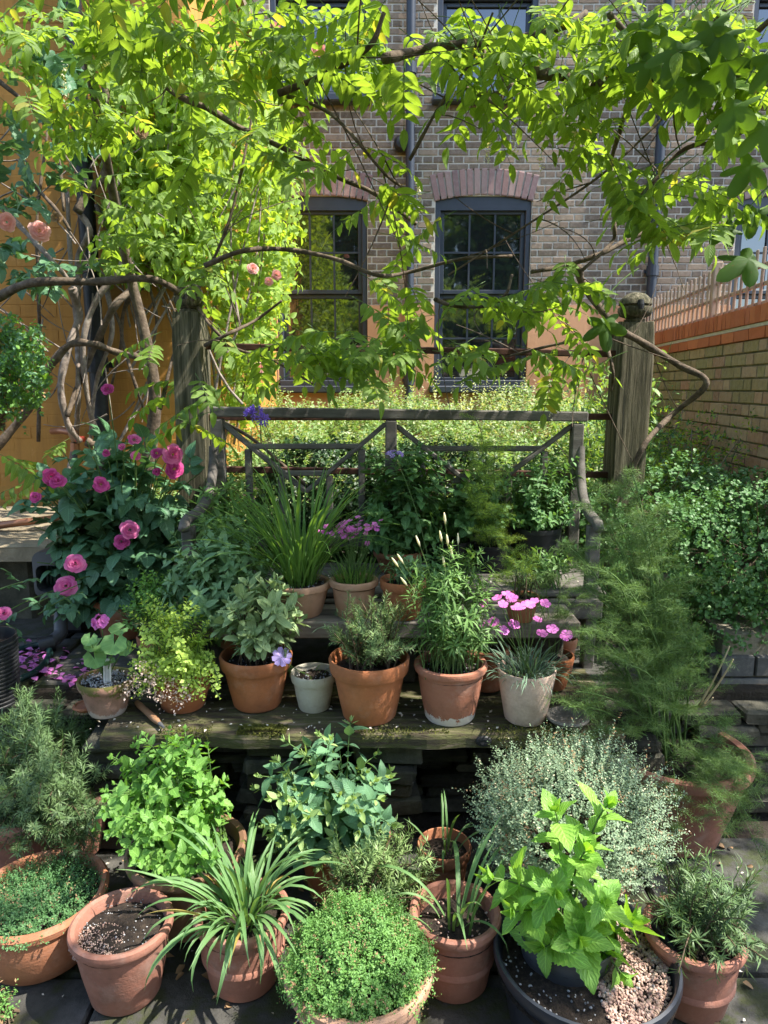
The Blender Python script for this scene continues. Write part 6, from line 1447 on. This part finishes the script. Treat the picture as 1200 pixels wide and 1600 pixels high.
for x, y, Y, s, ax in ((1070, 40, 1.9, .17, (-.3, 0, -1)), (1075, 95, 1.95, .17, (.1, 0, -1)), (1030, 70, 2.0, .14, (-.5, 0, -1)), (1165, 130, 1.9, .19, (-.4, 0, -.9)), (1185, 165, 1.9, .18, (.2, -.3, -1)), (1130, 60, 1.9, .16, (.3, .2, -.8)), (1190, 60, 1.9, .18, (.5, -.2, -.9)), (1200, 390, 2.2, .2, (-1, -.1, -.5)), (1010, 290, 2.4, .15, (-.8, 0, -.6)), (1000, 312, 2.4, .14, (-.3, .1, -1)), (940, 480, 3.0, .22, (.1, -.3, -1)), (1195, 230, 2.1, .18, (-.6, 0, -.8)), (1150, 20, 1.9, .17, (-.6, 0, -.8)), (1110, 10, 1.9, .15, (.1, 0, -1)), (1000, 15, 2.0, .14, (.2, 0, -1)), (1160, 345, 2.3, .13, (-.8, .1, -.5)), (1190, 310, 2.3, .14, (-.2, .1, -1))):
    q = at(x, y, Y); d = Vector(ax); link('leaf', r.choice(ft).mesh('leaf'), fig, M=frame(q, d, TOCAM(q) * .7 + UP * .6 + rv(.3), s * .78)); st.append(bez(q, q + Vector((.05, .02, .1)), q + Vector((.16, .05, .16)), 5))
tubes('petiole', st, .002, .003, m_stem, fig, 5)

# ================================================================== what lies about
g = np.random.default_rng(3); pet = leaf(Pt_fall, .8, 'obov', 3, 3, .3, .3); deb = leaf(Pt_deb, .6, 'ovate', 2, 3, .3, .2); dead = leaf(Pt_dead, .5, 'ovate', 4, 3, .5, .5)
P = []
while len(P) < 130:
    px, py = (g.normal(48, 18), g.normal(1035, 16)) if len(P) < 62 else ((g.normal(130, 22), g.normal(1075, 14)) if len(P) < 110 else (g.uniform(20, 140), g.uniform(1010, 1100)))
    q = atz(px, py, ZT + .024)
    if q.y > 2.47: P.append((q.x, q.y, ZT + .024 + abs(g.normal(0, .003)) + (.012 if len(P) < 62 else 0) * g.random()))
P = np.array(P); batch('fallen_petals', [(pet, frames(P, g.normal(size=P.shape) * [1, 1, .15], g.normal(size=P.shape) * .25 + [0, 0, 1], g.uniform(.022, .038, len(P))))], None, label='magenta rose petals fallen on the dark paving at the left', cat='petals', kind='stuff')
P = []
while len(P) < 420:
    k = g.random()
    if k < .35: q = Vector((g.uniform(-.95, .78), g.uniform(2.075, 2.32), ZL + .006))
    elif k < .55: q = atz(g.uniform(20, 220), g.uniform(1030, 1110), ZT + .024)
    elif k < .7: q = Vector((g.uniform(-.7, .8), g.uniform(2.6, 3.0), SEAT + .003))
    else: q = Vector((g.uniform(-1.1, 1.2), g.uniform(1.25, 2.2), .008))
    if k < .55 and k >= .35 and q.y < 2.47: continue
    P.append(tuple(q))
P = np.array(P); batch('debris', [(deb, frames(P, g.normal(size=P.shape) * [1, 1, .1], g.normal(size=P.shape) * .3 + [0, 0, 1], g.uniform(.006, .017, len(P))))], None, label='pale dropped blossom and leaf scraps scattered on planks and paving', cat='litter', kind='stuff')
P = np.stack([g.uniform(-1.1, 1.2, 90), g.uniform(1.25, 2.25, 90), np.full(90, .01)], 1); batch('dead_leaves', [(dead, frames(P, g.normal(size=P.shape) * [1, 1, .1], g.normal(size=P.shape) * .4 + [0, 0, 1], g.uniform(.02, .05, 90)))], None, label='brown dead leaves lying between the front pots', cat='leaves', kind='stuff')
# dry stalks leaning out of the fennel pot, a tuft in the paving corner
ds = thing('dry_stalks', 'pale dry stalks leaning out to the right of the fennel', 'stalks', at(1095, 1100, 2.12))
for a_, b_ in (((1092, 1102), (1140, 1010)), ((1094, 1106), (1146, 1030)), ((1096, 1104), (1114, 1090))):
    m = MB(); p0, p1 = at(*a_, 2.12), at(*b_, 2.06); m.tube(bez(p0, p0.lerp(p1, .5) + Vector((.008, 0, -.006)), p1, 6), [.004, .004, .0035, .003, .003, .0025, .002], 6); m.obj('stalk', m_dry, ds, smooth=True)
q = atz(6, 1592, 0); bush_mound(None, 'paving_weed', 'small green weed in the bottom left corner of the paving', 'weed', (q.x - .01, q.y, .02), (.035, .03, .035), 60, 6, t_small(L_thy), .012, .03, 45, zmin=0, base=q)
# moss cushions on the front plank
for x0, x1, lab, nn in ((372, 448, 'thick yellow-green moss cushion on the plank edge below the sage pot', 2600), (250, 330, 'thin moss on the plank edge below the lime-green herb', 700), (560, 700, 'thin moss on the plank edge below the orange rosemary pot', 900), (760, 900, 'thin moss on the plank edge below the pale pot', 900)):
    xa, xb = atz(x0, 1140, ZL).x, atz(x1, 1140, ZL).x; u = g.uniform(-1, 1, nn); v = g.uniform(0, 1, nn) ** 1.5; X = (xa + xb) / 2 + u * (xb - xa) / 2; hh = np.maximum(0, 1 - u * u) * (.012 if nn > 2000 else .004)
    P = np.stack([X, 2.064 + v * .055, ZL - .002 + hh * (1 - v)], 1); k = g.random(nn) < .3; P[k, 1] = 2.058; P[k, 2] = ZL - g.uniform(0, .03, k.sum())
    batch('moss', [(leaf(m_moss, .6, 'ovate', 2), frames(P, g.normal(size=P.shape) * .6 + [0, -.2, 1], g.normal(size=P.shape), g.uniform(.005, .009, nn)))], None, label=lab, cat='moss', kind='stuff')
